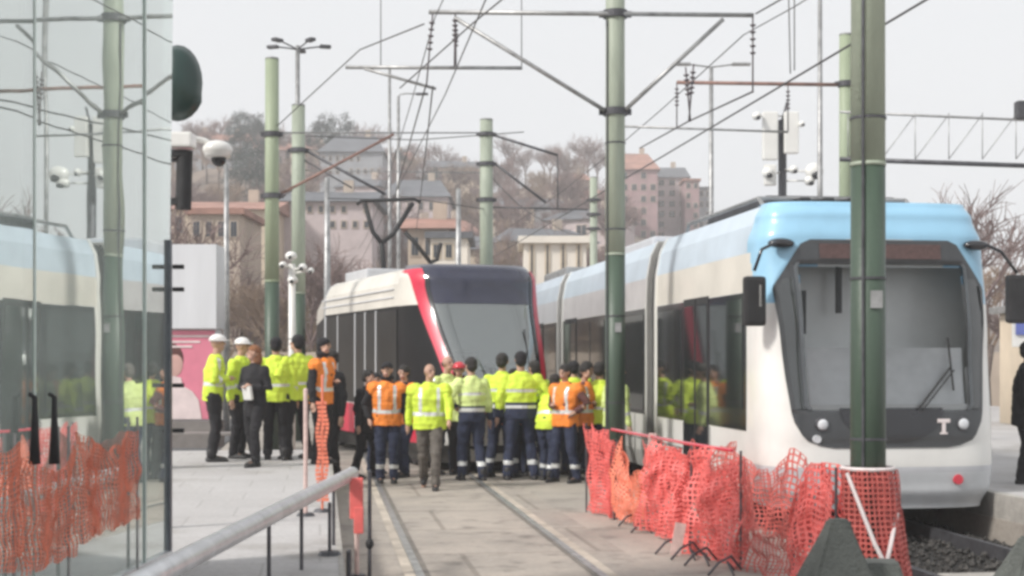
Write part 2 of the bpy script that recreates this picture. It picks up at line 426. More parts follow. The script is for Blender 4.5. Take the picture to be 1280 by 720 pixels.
for pp_, rr_, ax_ in ((p1, .13, -.5), (p2, .14, -.9)):
    bm = new(); q = Vector((math.sin(ax_) * (rr_ + .012), -math.cos(ax_) * (rr_ + .012), 0)); tube(bm, [q + Vector((0, 0, z_)) for z_ in (.1, 2, 4, 6.5)], .011, 8)
    for z_ in (1.2, 2.4, 3.6, 4.8): cyl(bm, (0, 0, z_), (0, 0, z_ + .02), rr_ + .006, n=20)
    fin(bm, 'cable_conduit', M['dsteel'], pp_)
    bm = new(); box(bm, (.03, -rr_ - .004, 2.25), (.09, .014, .13)); fin(bm, 'plate', M['galv'], pp_)
p3 = pole(340, 26.8, P(0, 74, 26.8).z, .135, 'pole_up2', 'tall green pole on the left behind the workers in yellow jackets')
p4 = pole(373, 31.6, P(0, 132, 31.6).z, .155, 'pole_up', 'pale green pole right behind the tall green pole on the left')
p5 = pole(608, 34.8, P(0, 150, 34.8).z, .165, 'pole_up', 'pale green pole behind the roof of the red and white tram')
p6 = pole(1057, 25.7, P(0, 44, 25.7).z, .12, 'pole_up2', 'light green pole half hidden by the thick near pole')
p7 = pole(742, 52, P(0, 222, 52).z, .14, 'pole_up', 'distant green pole just left of the pole with the long crossarm', lo=False)
band(p3, P(0, 168, 26.8).z); band(p3, P(0, 245, 26.8).z, .16)
arm(p3, P(346, 245, 26.8), P(492, 168, 27.5), .028, 'rust', 'cantilever'); insul(p3, P(346, 248, 26.8), P(366, 238, 26.8))
arm(p3, P(346, 166, 26.8), P(600, 166, 30.0), .016, 'galv', 'cantilever')
band(p4, P(0, 188, 31.6).z, .18); arm(p4, P(380, 187, 31.6), P(482, 243, 31.2), .032, 'dsteel', 'cantilever'); arm(p4, P(380, 200, 31.6), P(440, 235, 31.2), .018, 'dsteel', 'cantilever')
arm(p4, P(378, 213, 31.6), P(600, 216, 33), .014, 'galv', 'cantilever')
for z in (168, 205, 250): band(p5, P(0, z, 34.8).z, .19)
arm(p5, P(614, 168, 34.8), P(697, 194, 34.8), .032, 'dsteel', 'cantilever'); arm(p5, P(614, 201, 34.8), P(682, 253, 34.8), .03, 'dsteel', 'cantilever')
arm(p5, P(697, 194, 34.8), P(697, 262, 34.8), .015, 'dsteel', 'dropper')
arm(p5, P(614, 259, 34.8), P(735, 262, 34.8), .018, 'dsteel', 'cantilever')
for z in (250, 268, 286): band(p7, P(0, z, 52).z, .2)
band(p6, P(0, 105, 25.7).z, .14)
arm(p6, P(846, 103, 25.7), P(1050, 106, 25.7), .035, 'rust', 'crossarm')
arm(p6, P(780, 158, 25.9), P(985, 165, 25.9), .022, 'galv', 'crossarm'); insul(p6, P(846, 103, 25.9), P(846, 160, 25.9))
insul(p6, P(985, 106, 25.9), P(985, 165, 25.9))

# braced beam hung from the wires left of the crossarm pole
p8 = pole(392, 23.6, P(0, 78, 23.6).z, .03, 'galv', '', lo=False) if False else None
bt = empty('hanging_beam', P(545, 84, 23.6), 0, 'slim tubular beam with a short brace hanging in the wires above the red tram', 'beam')
arm(bt, P(432, 84, 23.6), P(653, 85, 23.6), .032, 'galv', 'beam'); arm(bt, P(456, 86, 23.6), P(545, 111, 23.6), .026, 'galv', 'brace')
arm(bt, P(476, 84, 23.6), P(476, -60, 23.6), .008, 'wire', 'hanger'); arm(bt, P(652, 84, 23.6), P(652, -60, 23.6), .008, 'wire', 'hanger')
insul(bt, P(570, 30, 23.6), P(570, 84, 23.6)); 

# wires
def wire(pts, r, label, sag=0.0, cat='overhead wire'):
    bm = new(); out = []
    for a, b in zip(pts, pts[1:]):
        for k in range(9):
            t = k / 8; q = a.lerp(b, t); q.z -= sag * 4 * t * (1 - t); out.append(q)
    tube(bm, out, r, 6); o = fin(bm, 'overhead_wire', M['wire'], None, True); tag(o, label, cat, 'overhead wires'); return o
def cw(off, d, z): return T(off, d, z)
wire([T(RO, 2, 5.5), T(RO, 22, 5.5), T(RO, 60, 5.5)], .014, 'contact wire running above the roof of the blue tram')
wire([T(RO - .1, 2, 6.6), T(RO - .1, 20.2, 6.5)], .008, 'carrier wire high above the blue tram, right of the crossarm', .35)
wire([T(RO - .1, 20.2, 6.5), T(RO - .1, 60, 6.6)], .010, 'carrier wire above the blue tram running away behind the crossarm', .5)
wire([T(MO, 2, 5.5), T(MO + .15, 20, 5.5), T(MO - .1, 60, 5.5)], .008, 'contact wire running above the middle track')
wire([T(MO, 2, 6.7), T(MO, 20, 6.55)], .007, 'carrier wire above the middle track on the camera side', .35)
wire([T(MO, 20, 6.55), T(MO, 60, 6.4)], .008, 'carrier wire above the red tram', .5)
wire([P(346, 158, 26.8), P(450, 62, 22.5), P(530, 30, 20)], .011, 'thin wire rising from the tall left pole to the crossarm')
wire([P(532, 108, 20), P(478, 300, 45)], .011, 'thin drop wire between the insulator and the hill')
wire([P(541, 108, 20), P(520, 290, 50)], .011, 'second thin drop wire beside the insulator', .1)
wire([P(500, 110, 23.6), P(590, 30, 19.5), P(700, -60, 16)], .012, 'thin wire crossing over the hanging beam to the upper right')
wire([P(655, 165, 34), P(520, 175, 34), P(380, 170, 31.6)], .012, 'span wire between the pale green poles')
wire([P(945, 17, 20), P(1010, -20, 17)], .012, 'thin wire rising from the right end of the crossarm')
for (x, yy, yb) in ((985, 0, 92), (993, -10, 88)):
    wire([P(x, yy - 40, 19.0), P(x + (3 if x < 990 else 0), yb, 19.0)], .008, 'thin dropper wire %s above the blue tram' % ('nearer the crossarm' if x < 990 else 'nearer the lamp mast'), 0, 'overhead wire')
wire([P(940, 115, 20), P(860, 152, 24), P(800, 185, 30)], .014, 'wire stepping down from the crossarm insulator')
wire([P(610, 262, 34.8), P(530, 250, 33), P(410, 248, 32)], .012, 'wire just above the pantograph of the red tram')
wire([P(610, 216, 34.8), P(690, 280, 45), P(740, 290, 52)], .012, 'low wire sagging towards the distant pole', .2)
wire([P(0, 60, 27), P(150, 20, 26), P(346, 150, 26.8)], .01, 'wire leaving the tall left pole behind the glass', .4) if False else None

def lamp_post(x, Y, ytop, kind, label, r=.05):
    base = Vector(((x - 640) / F * Y, Y, 0)); top = P(x, ytop, Y).z
    base.z = hill(base.x, Y); h = top - base.z
    t = empty('street_lamp', base, 0, label, 'street lamp')
    bm = new(); cyl(bm, (0, 0, 0), (0, 0, h), r * 1.3, r * .8, 12); fin(bm, 'mast', M['galv'], t, True)
    if kind == 'multi':
        for k in range(5):
            a = k / 5 * 2 * PI + .3; d = Vector((math.cos(a), math.sin(a), 0))
            bm = new(); tube(bm, [(0, 0, h - .12), d * .35 + Vector((0, 0, h - .05)), d * .75 + Vector((0, 0, h + .02))], .025, 6)
            box(bm, d * .85 + Vector((0, 0, h + .02)), (.34, .2, .1), rot=Matrix.Rotation(a, 3, 'Z'), bev=.02); fin(bm, 'lamp_head', M['dsteel'], t)
    elif kind == 'right':
        bm = new(); tube(bm, [(0, 0, h - .15), (.05, 0, h + .05), (.3, 0, h + .1), (.8, 0, h + .08)], .03, 6); fin(bm, 'lamp_arm', M['galv'], t)
        bm = new(); box(bm, (.95, 0, h + .08), (.5, .2, .09), bev=.03); fin(bm, 'lamp_head', M['dsteel'], t)
    elif kind == 'double':
        bm = new(); tube(bm, [(-.8, 0, h + .1), (0, 0, h), (.8, 0, h + .1)], .03, 6); fin(bm, 'lamp_arm', M['galv'], t)
        for s in (-1, 1):
            bm = new(); box(bm, (s * 1.0, 0, h + .1), (.62, .24, .09), bev=.03); fin(bm, 'lamp_head', M['galv'], t)
    return t
lamp_post(372, 44, 57, 'multi', 'street lamp with a ring of lamp heads above the left poles', .085)
lamp_post(487, 48, 86, 'none', 'slender bare mast behind the pantograph of the red tram', .06)
lamp_post(498, 58, 120, 'right', 'street lamp with one arm to the right, behind the hanging beam', .075)
lamp_post(889, 48, 84, 'double', 'street lamp with two arms to the left of the antenna mast', .085)
lamp_post(1025, 30, -30, 'none', 'dark slender mast rising out of frame right of the antennas', .055)
lamp_post(409, 40, 222, 'none', 'short grey post between the left poles and the red tram', .09)
lamp_post(573, 44, 236, 'none', 'short pale post left of the pole behind the red tram', .09)
lamp_post(283, 36, 205, 'none', 'thin grey post behind the dome camera', .07)

# lattice gantry on the right
g = empty('lattice_gantry', P(1200, 170, 24), 0, 'lattice overhead gantry with a thick lower bar right of the near pole', 'gantry')
Yg = 24
arm(g, P(1050, 140, Yg), P(1420, 156, Yg), .022, 'galv', 'upper_chord')
arm(g, P(1050, 199, Yg), P(1420, 212, Yg), .042, 'dsteel', 'lower_chord')
xs = list(range(1060, 1420, 42))
for i, x in enumerate(xs[:-1]):
    arm(g, P(x, 141, Yg), P(x, 199, Yg), .008, 'galv', 'lattice_bar')
    arm(g, P(x + 42, 143, Yg), P(x, 199, Yg), .008, 'galv', 'lattice_bar')
arm(g, P(1430, 100, Yg), Vector(((1430 - 640) / F * Yg, Yg, 0)), .1, 'pole_up', 'upright')
bm = new(); box(bm, P(1277, 138, Yg) - g.location, (.2, .2, .3), bev=.02); fin(bm, 'bracket', M['dsteel'], g)

# ------------------------------------------------------------------ trams
def nose_fn(hwf, y0f, L, n):
    def fy(x, z):
        q = min(1, abs(x) / hwf(z)); y0 = y0f(z)
        return y0 + (L - y0) * (1 - (max(0, 1 - q ** n)) ** (1 / n))
    def pt(t, z):
        a = abs(t) * PI / 2; hw = hwf(z); y0 = y0f(z)
        x = math.copysign(hw * math.sin(a) ** (2 / n), t) if t else 0.0
        return Vector((x, y0 + (L - y0) * (1 - max(0, math.cos(a)) ** (2 / n)), z))
    return fy, pt
def patch(fy, zs, xl, xr, off, nx=40, hwf=None):
    """a skin over the nose between the outlines xl(z) and xr(z), off metres proud of it"""
    bm = new(); rows = []
    for z in zs:
        row = []
        a, b = xl(z), xr(z)
        for i in range(nx + 1):
            x = a + (b - a) * i / nx; e = .01
            dx = (fy(x + e, z) - fy(x - e, z)) / (2 * e); dz = (fy(x, z + e) - fy(x, z - e)) / (2 * e)
            nrm = Vector((dx, -1, dz)).normalized()
            row.append(bm.verts.new(Vector((x, fy(x, z), z)) + nrm * off))
        rows.append(row)
    for a, b in zip(rows, rows[1:]):
        for i in range(nx): bm.faces.new((a[i], a[i + 1], b[i + 1], b[i]))
    return bm
def frange(a, b, n): return [a + (b - a) * i / n for i in range(n + 1)]
def solid(o, th=.012):
    md = o.modifiers.new('thick', 'SOLIDIFY'); md.thickness = th; md.offset = -1

def section(t, y0, y1, prof, mats, segm, ends=True):
    """one lofted body section; prof right-half (x,z) list from bottom to roof centre, segm[i] the material of segment i"""
    pts = [(-x, z) for x, z in prof][::1] + [(x, z) for x, z in prof][::-1]
    bm = new(); n = len(pts)
    ys = frange(y0, y1, 10); vr = [[bm.verts.new((x, y, z)) for x, z in pts] for y in ys]
    m = len(prof)
    for a, b in zip(vr, vr[1:]):
        for k in range(n):
            k2 = (k + 1) % n
            f = bm.faces.new((a[k], b[k], b[k2], a[k2]))
            seg = k if k < m - 1 else (m - 1 if k == m - 1 else (n - 2 - k if k < n - 1 else m))
            f.material_index = segm[seg] if seg < len(segm) else segm[-1]
    if ends:
        bm.faces.new(vr[-1]); bm.faces.new(vr[0][::-1])
    bmesh.ops.recalc_face_normals(bm, faces=bm.faces)
    return fin(bm, 'body_section', mats, t)

def side_plate(t, side, hw, y0, y1, z0, z1, m, name, off=.008, th=.02, bev=.0):
    bm = new(); box(bm, (side * (hw + off - th / 2), (y0 + y1) / 2, (z0 + z1) / 2), (th, y1 - y0, z1 - z0), bev=bev)
    return fin(bm, name, m, t)

def bogie(t, yc, gauge=.7525, zr=.0):
    b = new(); box(b, (0, yc, zr + .42), (1.5, 1.9, .22), bev=.03); o = fin(b, 'bogie', M['under'], t)
    for dy in (-.9, .9):
        for s in (-1, 1):
            b = new(); cyl(b, (s * (gauge - .07), yc + dy, zr + .30), (s * (gauge + .06), yc + dy, zr + .30), .30, n=24); fin(b, 'wheel', M['dsteel'], o, False)

def blue_tram():
    Yf = 16.05
    c = Vector(((1110 - 640) / F * Yf, Yf, 0))
    d = c.dot(U); c = T(RO + .16, d, 0)
    t = empty('tram', c, A, 'sky blue and white tram with a big dark windscreen standing on the right-hand track', 'tram')
    HW = 1.385
    hwf = lambda z: sm([(.13, 1.28), (.4, 1.37), (.6, HW), (2.6, HW), (3.15, 1.37), (3.45, 1.28), (3.62, 1.20)], z)
    y0f = lambda z: sm([(.13, .12), (.35, .03), (.6, 0), (.9, .02), (2.0, .16), (3.2, .38), (3.45, .46), (3.62, .56)], z)
    fy, pt = nose_fn(hwf, y0f, 1.0, 4.4)
    mw = lambda z: lerp_tab([(.82, .66), (.84, .80), (.9, .96), (1.0, 1.05), (1.15, 1.11), (1.6, 1.16), (2.2, 1.21), (2.62, 1.25), (2.7, 1.20), (3.12, .93), (3.17, .82)], z)
    ww = lambda z: lerp_tab([(1.24, .92), (1.27, .96), (2.86, 1.0), (2.9, .97)], z)
    bm = new(); nt_, nz = 96, 110
    zs = frange(.13, 3.62, nz); g_ = [[bm.verts.new(pt(-1 + 2 * i / nt_, z)) for i in range(nt_ + 1)] for z in zs]
    for j in range(nz):
        for i in range(nt_):
            vs = (g_[j][i], g_[j][i + 1], g_[j + 1][i + 1], g_[j + 1][i]); cc = sum((v.co for v in vs), Vector()) / 4
            if 1.29 < cc.z < 2.86 and abs(cc.x) < ww(cc.z) - .03: continue
            f = bm.faces.new(vs)
            zb = min(3.16, 2.45 + max(0, cc.y - .55) * 1.6 + max(0, 1.2 - abs(cc.x)) * .9)
            if cc.z > zb: f.material_index = 1
            elif cc.y > .62 and cc.z > 2.6: f.material_index = 2
            elif .55 < cc.z < .60: f.material_index = 3
            elif cc.z < .55: f.material_index = 4
    # roof lid of the nose
    top = g_[-1]
    back = [bm.verts.new((v.co.x, 1.16, 3.62)) for v in top]
    for i in range(nt_):
        try:
            f = bm.faces.new((top[i], top[i + 1], back[i + 1], back[i])); f.material_index = 1
        except ValueError: pass
    bmesh.ops.remove_doubles(bm, verts=bm.verts, dist=1e-4)
    o = fin(bm, 'nose', [M['white'], M['tramblue'], M['cream'], M['tramgrey'], mat('bumper_grey', (.62, .64, .66), .4, 0, .06, 2)], t, True)
    # black surround with an opening for the glass
    bm = new(); rows = []
    zz = sorted(set([.82, .83, .84, .86, .88, .9, .93, .96] + [1.1, 1.2, 1.239, 1.241] + frange(1.26, 3.12, 50) + [3.14, 3.16, 3.17]))
    def srf(x, z, off=.012):
        e = .008; dx = (fy(x + e, z) - fy(x - e, z)) / (2 * e); dz = (fy(x, z + e) - fy(x, z - e)) / (2 * e)
        return Vector((x, fy(x, z), z)) + Vector((dx, -1, dz)).normalized() * off
    for s in (-1, 1):
        prev = None
        for z in zz:
            a = ww(z) if 1.24 <= z < 2.9 else 0.0
            row = [bm.verts.new(srf(s * (a + (mw(z) - a) * i / 10), z)) for i in range(11)]
            if prev:
                for i in range(10): bm.faces.new((prev[i], prev[i + 1], row[i + 1], row[i]) if s < 0 else (prev[i + 1], prev[i], row[i], row[i + 1]))
            prev = row
    fin(bm, 'windscreen_surround', mat('charcoal_gloss', (.045, .048, .052), .2, 0, .1, 3, coat=.4), t, True)
    bm = patch(fy, frange(1.22, 2.9, 40), lambda z: -ww(z), lambda z: ww(z), .006); fin(bm, 'windscreen', M['wind'], t, True)
    # side slivers of glass in the surround, lighter than the black
    for s in (-1, 1):
        bm = patch(fy, frange(1.25, 2.72, 20), (lambda z: -mw(z) + .05) if s < 0 else (lambda z: ww(z) + .03), (lambda z: -ww(z) - .03) if s < 0 else (lambda z: mw(z) - .05), .018, 6)
        fin(bm, 'quarter_glass', M['sideglass'], t, True)
        bm = patch(fy, frange(1.24, 2.9, 30), lambda z, s=s: s * ww(z) - .022, lambda z, s=s: s * ww(z) + .022, .03, 3); fin(bm, 'windscreen_pillar', mat('pillar_charcoal', (.10, .11, .12), .3), t, True)
    bm = patch(fy, frange(2.88, 2.93, 2), lambda z: -.98, lambda z: .98, .03, 20); fin(bm, 'windscreen_header', M['rubber'], t, True)
    bm = patch(fy, frange(2.95, 3.12, 6), lambda z: -.72, lambda z: .72, .02, 30); fin(bm, 'destination_board', M['led'], t, True)
    # lower dark smile of the windscreen and its lamps
    bm = patch(fy, frange(.88, 1.26, 16), lambda z: -max(.02, .60 * math.sqrt(max(0, 1 - ((1.26 - z) / .39) ** 2))), lambda z: max(.02, .60 * math.sqrt(max(0, 1 - ((1.26 - z) / .39) ** 2))), .026, 30)
    fin(bm, 'lower_panel', M['black'], t, True)
    for x in (-.80, .84):
        p = srf(x, 1.08, .02)
        bm = new(); cyl(bm, p + Vector((0, .02, 0)), p + Vector((0, -.02, 0)), .085, .075, 20); h = fin(bm, 'headlight', M['dsteel'], t)
        bm = new(); ball(bm, p + Vector((0, -.02, 0)), (.062, .02, .062)); fin(bm, 'lens', M['lampglass'], h, True)
    # white T mark and a small round mark
    p = srf(.60, 1.06, .03); bm = new(); box(bm, p + Vector((0, 0, .055)), (.15, .012, .045), bev=.008); box(bm, p + Vector((0, 0, -.02)), (.04, .012, .11)); box(bm, p + Vector((0, 0, -.085)), (.09, .012, .022), bev=.005); fin(bm, 'emblem', M['tape'], t)
    p = srf(.78, .46, .012); bm = new(); cyl(bm, p + Vector((0, .02, 0)), p + Vector((0, -.012, 0)), .062, .055, 20); fin(bm, 'marker_lamp', M['redlens'], t)
    p = srf(-.86, .92, .02); bm = new(); cyl(bm, p + Vector((0, .02, 0)), p + Vector((0, -.012, 0)), .05, .045, 16); fin(bm, 'fog_lamp', M['lampglass'], t)
    # wiper
    bm = new(); a = srf(.30, 1.24, .05); b = srf(.72, 1.72, .06); tube(bm, [a, b], .012); tube(bm, [srf(.36, 1.24, .05), srf(.76, 1.68, .05)], .008)
    tube(bm, [srf(.74, 1.45, .04), srf(.70, 2.05, .04)], .012); fin(bm, 'wiper', M['rubber'], t)
    # cab interior
    bm = new(); box(bm, (0, 1.35, .9), (2.3, 1.1, .25)); box(bm, (0, .98, 1.45), (2.0, .22, .95), bev=.04, rot=None); box(bm, (0, .62, 1.55), (2.0, .85, .04), rot=Matrix.Rotation(R(50), 3, 'X')); fin(bm, 'dashboard', M['dash'], t)
    bm = new(); box(bm, (0, 1.95, 1.9), (2.4, .05, 2.3)); fin(bm, 'cab_partition', M['cabwall'], t)
    bm = new()
    for x_ in (-.7, .45, .95): cyl(bm, (x_, 1.8, 1.2), (x_, 1.8, 2.9), .022, n=8)
    fin(bm, 'grab_pole', M['tramgrey'], t)
    bm = patch(fy, frange(1.25, 1.94, 12), lambda z: -.93, lambda z: .93, -.05, 20); fin(bm, 'reflection_plate', M['dash'], t, True)  # added pale plate behind the glass, stands in for the windscreen's bright reflection
    bm = new(); box(bm, (.34, 1.1, 1.75), (.48, .15, .62), bev=.06); box(bm, (.34, 1.0, 1.4), (.48, .45, .15), bev=.05); box(bm, (.34, 1.1, 2.14), (.26, .12, .2), bev=.04); fin(bm, 'driver_seat', M['seatred'], t)
    bm = new(); box(bm, (-.35, .75, 2.62), (.06, .06, .55)); box(bm, (-.82, .62, 2.35), (.05, .05, .5)); fin(bm, 'sun_blind', M['rubber'], t)
    bm = new(); box(bm, (0, 1.5, 3.0), (2.3, .5, .1)); fin(bm, 'cab_ceiling', M['cabwall'], t)
    # body sections
    prof = [(1.28, .13), (1.37, .4), (HW, .6), (HW, 2.6), (1.37, 3.05), (1.31, 3.38), (1.20, 3.6), (0, 3.64)]
    MTs = [M['white'], M['tramgrey'], M['trampale'], M['cream'], M['trampink'], M['under']]
    sm_ = [0, 0, 0, 3, 2, 2, 2, 5, 5]
    section(t, 1.0, 5.6, prof, MTs, sm_)
    sm2 = [0, 0, 0, 4, 2, 2, 2, 5, 5]
    section(t, 6.15, 13.9, prof, MTs, sm2); 
    sm3 = [0, 0, 0, 1, 2, 2, 2, 5, 5]
    section(t, 14.45, 22.0, prof, MTs, sm3); section(t, 22.55, 28.5, prof, MTs, sm3)
    inner = [(x * .93, .2 + (z - .13) * .965) for x, z in prof]
    for y in (5.6, 13.9, 22.0):
        for k in range(7):
            pr = [(x * (.955 if k % 2 else .90), z - .04) for x, z in prof]
            o = section(t, y + .55 * k / 7, y + .55 * (k + 1) / 7, pr, [M['rubber']], [0] * 9, False); o.name = 'bellows'
        for yy in (y - .06, y + .55):
            o = section(t, yy, yy + .06, [(x * 1.012, z + .012) for x, z in prof], [M['white']], [0] * 9, True); o.name = 'end_frame'
    # side windows and doors, both sides
    for s in (-1, 1):
        side_plate(t, s, HW, .98, 5.46, .97, 2.59, M['black'], 'window_band', .006)
        side_plate(t, s, HW, 6.25, 13.8, .97, 2.59, M['black'], 'window_band', .006)
        side_plate(t, s, HW, 14.55, 21.9, .97, 2.59, M['black'], 'window_band', .006)
        side_plate(t, s, HW, 1.10, 2.50, 1.22, 2.52, M['sideglass'], 'side_window', .018, .02)
        def door(y0, w=1.3):
            d = side_plate(t, s, HW, y0, y0 + w, .32, 2.62, M['rubber'], 'door', .014, .03)
            for k in (0, 1):
                ya = y0 + .05 + k * (w / 2); side_plate(d, s, HW, ya, ya + w / 2 - .10, .55, 2.52, M['sideglass'], 'pane', .020, .02)
            side_plate(d, s, HW, y0 + w / 2 - .02, y0 + w / 2 + .02, .34, 2.6, M['rubber'], 'seal', .024, .02)
        door(2.62, 1.25)
        def wins(ya, yb, n):
            w = (yb - ya) / n
            for k in range(n): side_plate(t, s, HW, ya + k * w + .05, ya + (k + 1) * w - .05, 1.03, 2.50, M['sideglass'], 'side_window', .016, .02)
        wins(3.98, 5.45, 1)
        wins(6.3, 7.9, 1); door(8.0); wins(9.4, 12.1, 2); door(12.2); wins(14.6, 16.3, 1); door(16.4); wins(17.8, 21.8, 3); wins(22.8, 28.2, 4)
    # route stencil above the door
    side_plate(t, -1, 1.30, 2.95, 3.45, 2.72, 2.92, M['led'], 'side_display', .012)
    for y in (3.6, 10, 18, 26): bogie(t, y, zr=-.11)
    bm = new(); box(bm, (0, 2.2, .16), (1.9, 2.4, .3)); fin(bm, 'underframe', M['under'], t)
    bm = new(); tube(bm, [(0, .9, .10), (0, .05, .08)], .07, 12); box(bm, (0, .02, .08), (.22, .12, .16), bev=.02); c_ = fin(bm, 'coupler', M['dsteel'], t)
    bm = new(); cyl(bm, (.0, -.05, .1), (0, -.08, .1), .045, n=14); fin(bm, 'coupler_cap', M['white'], c_)
    # roof equipment
    bm = new(); box(bm, (0, 3.3, 3.74), (1.7, 2.7, .22), bev=.04); fin(bm, 'roof_unit', M['dsteel'], t)
    bm = new()
    for s in (-1, 1):
        tube(bm, [(s * .95, 1.6, 3.62), (s * .95, 1.9, 3.80), (s * .95, 5.3, 3.80), (s * .95, 5.5, 3.62)], .028)
    tube(bm, [(-.95, 1.9, 3.80), (.95, 1.9, 3.80)], .028); fin(bm, 'roof_rail', M['galv'], t)
    for k in range(4):
        bm = new(); box(bm, (-.45 + k * .3, 1.75, 3.72), (.14, .3, .14), bev=.02); fin(bm, 'insulator_box', M['rubber'], t)
    bm = new(); box(bm, (0, 10, 3.76), (1.6, 3.5, .24), bev=.05); fin(bm, 'roof_unit', M['tramgrey'], t)
    bm = new(); box(bm, (0, 18.5, 3.78), (1.6, 3.2, .28), bev=.05); fin(bm, 'roof_unit', M['galv'], t)
    # mirrors
    for s, z0, x1 in ((-1, 2.78, -1.50), (1, 2.82, 1.62)):
        bm = new(); tube(bm, [(s * 1.08, .45, 3.1), (s * 1.25, .30, 3.12), (s * 1.42, .28, 3.04), (x1, .3, 2.80)], .020, 8)
        ball(bm, (s * 1.16, .38, 3.12), (.16, .08, .06)); o = fin(bm, 'mirror_arm', M['black'], t, True)
        bm = new(); box(bm, (x1, .30, z0 - .32), (.26, .12, .56), bev=.045); hsg = fin(bm, 'mirror_housing', M['rubber'], o)
        bm = new(); box(bm, (x1, .365, z0 - .32), (.2, .008, .46)); fin(bm, 'mirror_glass', M['steel'], hsg)
    bm = new(); box(bm, (-1.44, .25, z0 - .30), (.035, .02, .24)); fin(bm, 'mirror_sticker', M['white'], t)
    return t
bt_ = blue_tram()
for s_ in (-1, 1):
    for y_ in (2.56, 3.92, 7.0, 9.35, 11.0, 12.8):
        side_plate(bt_, s_, 1.385, y_ - .006, y_ + .006, .2, .95, M['rubber'], 'panel_joint', .006, .01)
    side_plate(bt_, s_, 1.385, 1.1, 5.4, .585, .60, M['galv'], 'panel_joint', .006, .01); side_plate(bt_, s_, 1.385, 6.4, 13.6, .585, .60, M['galv'], 'panel_joint', .006, .01)

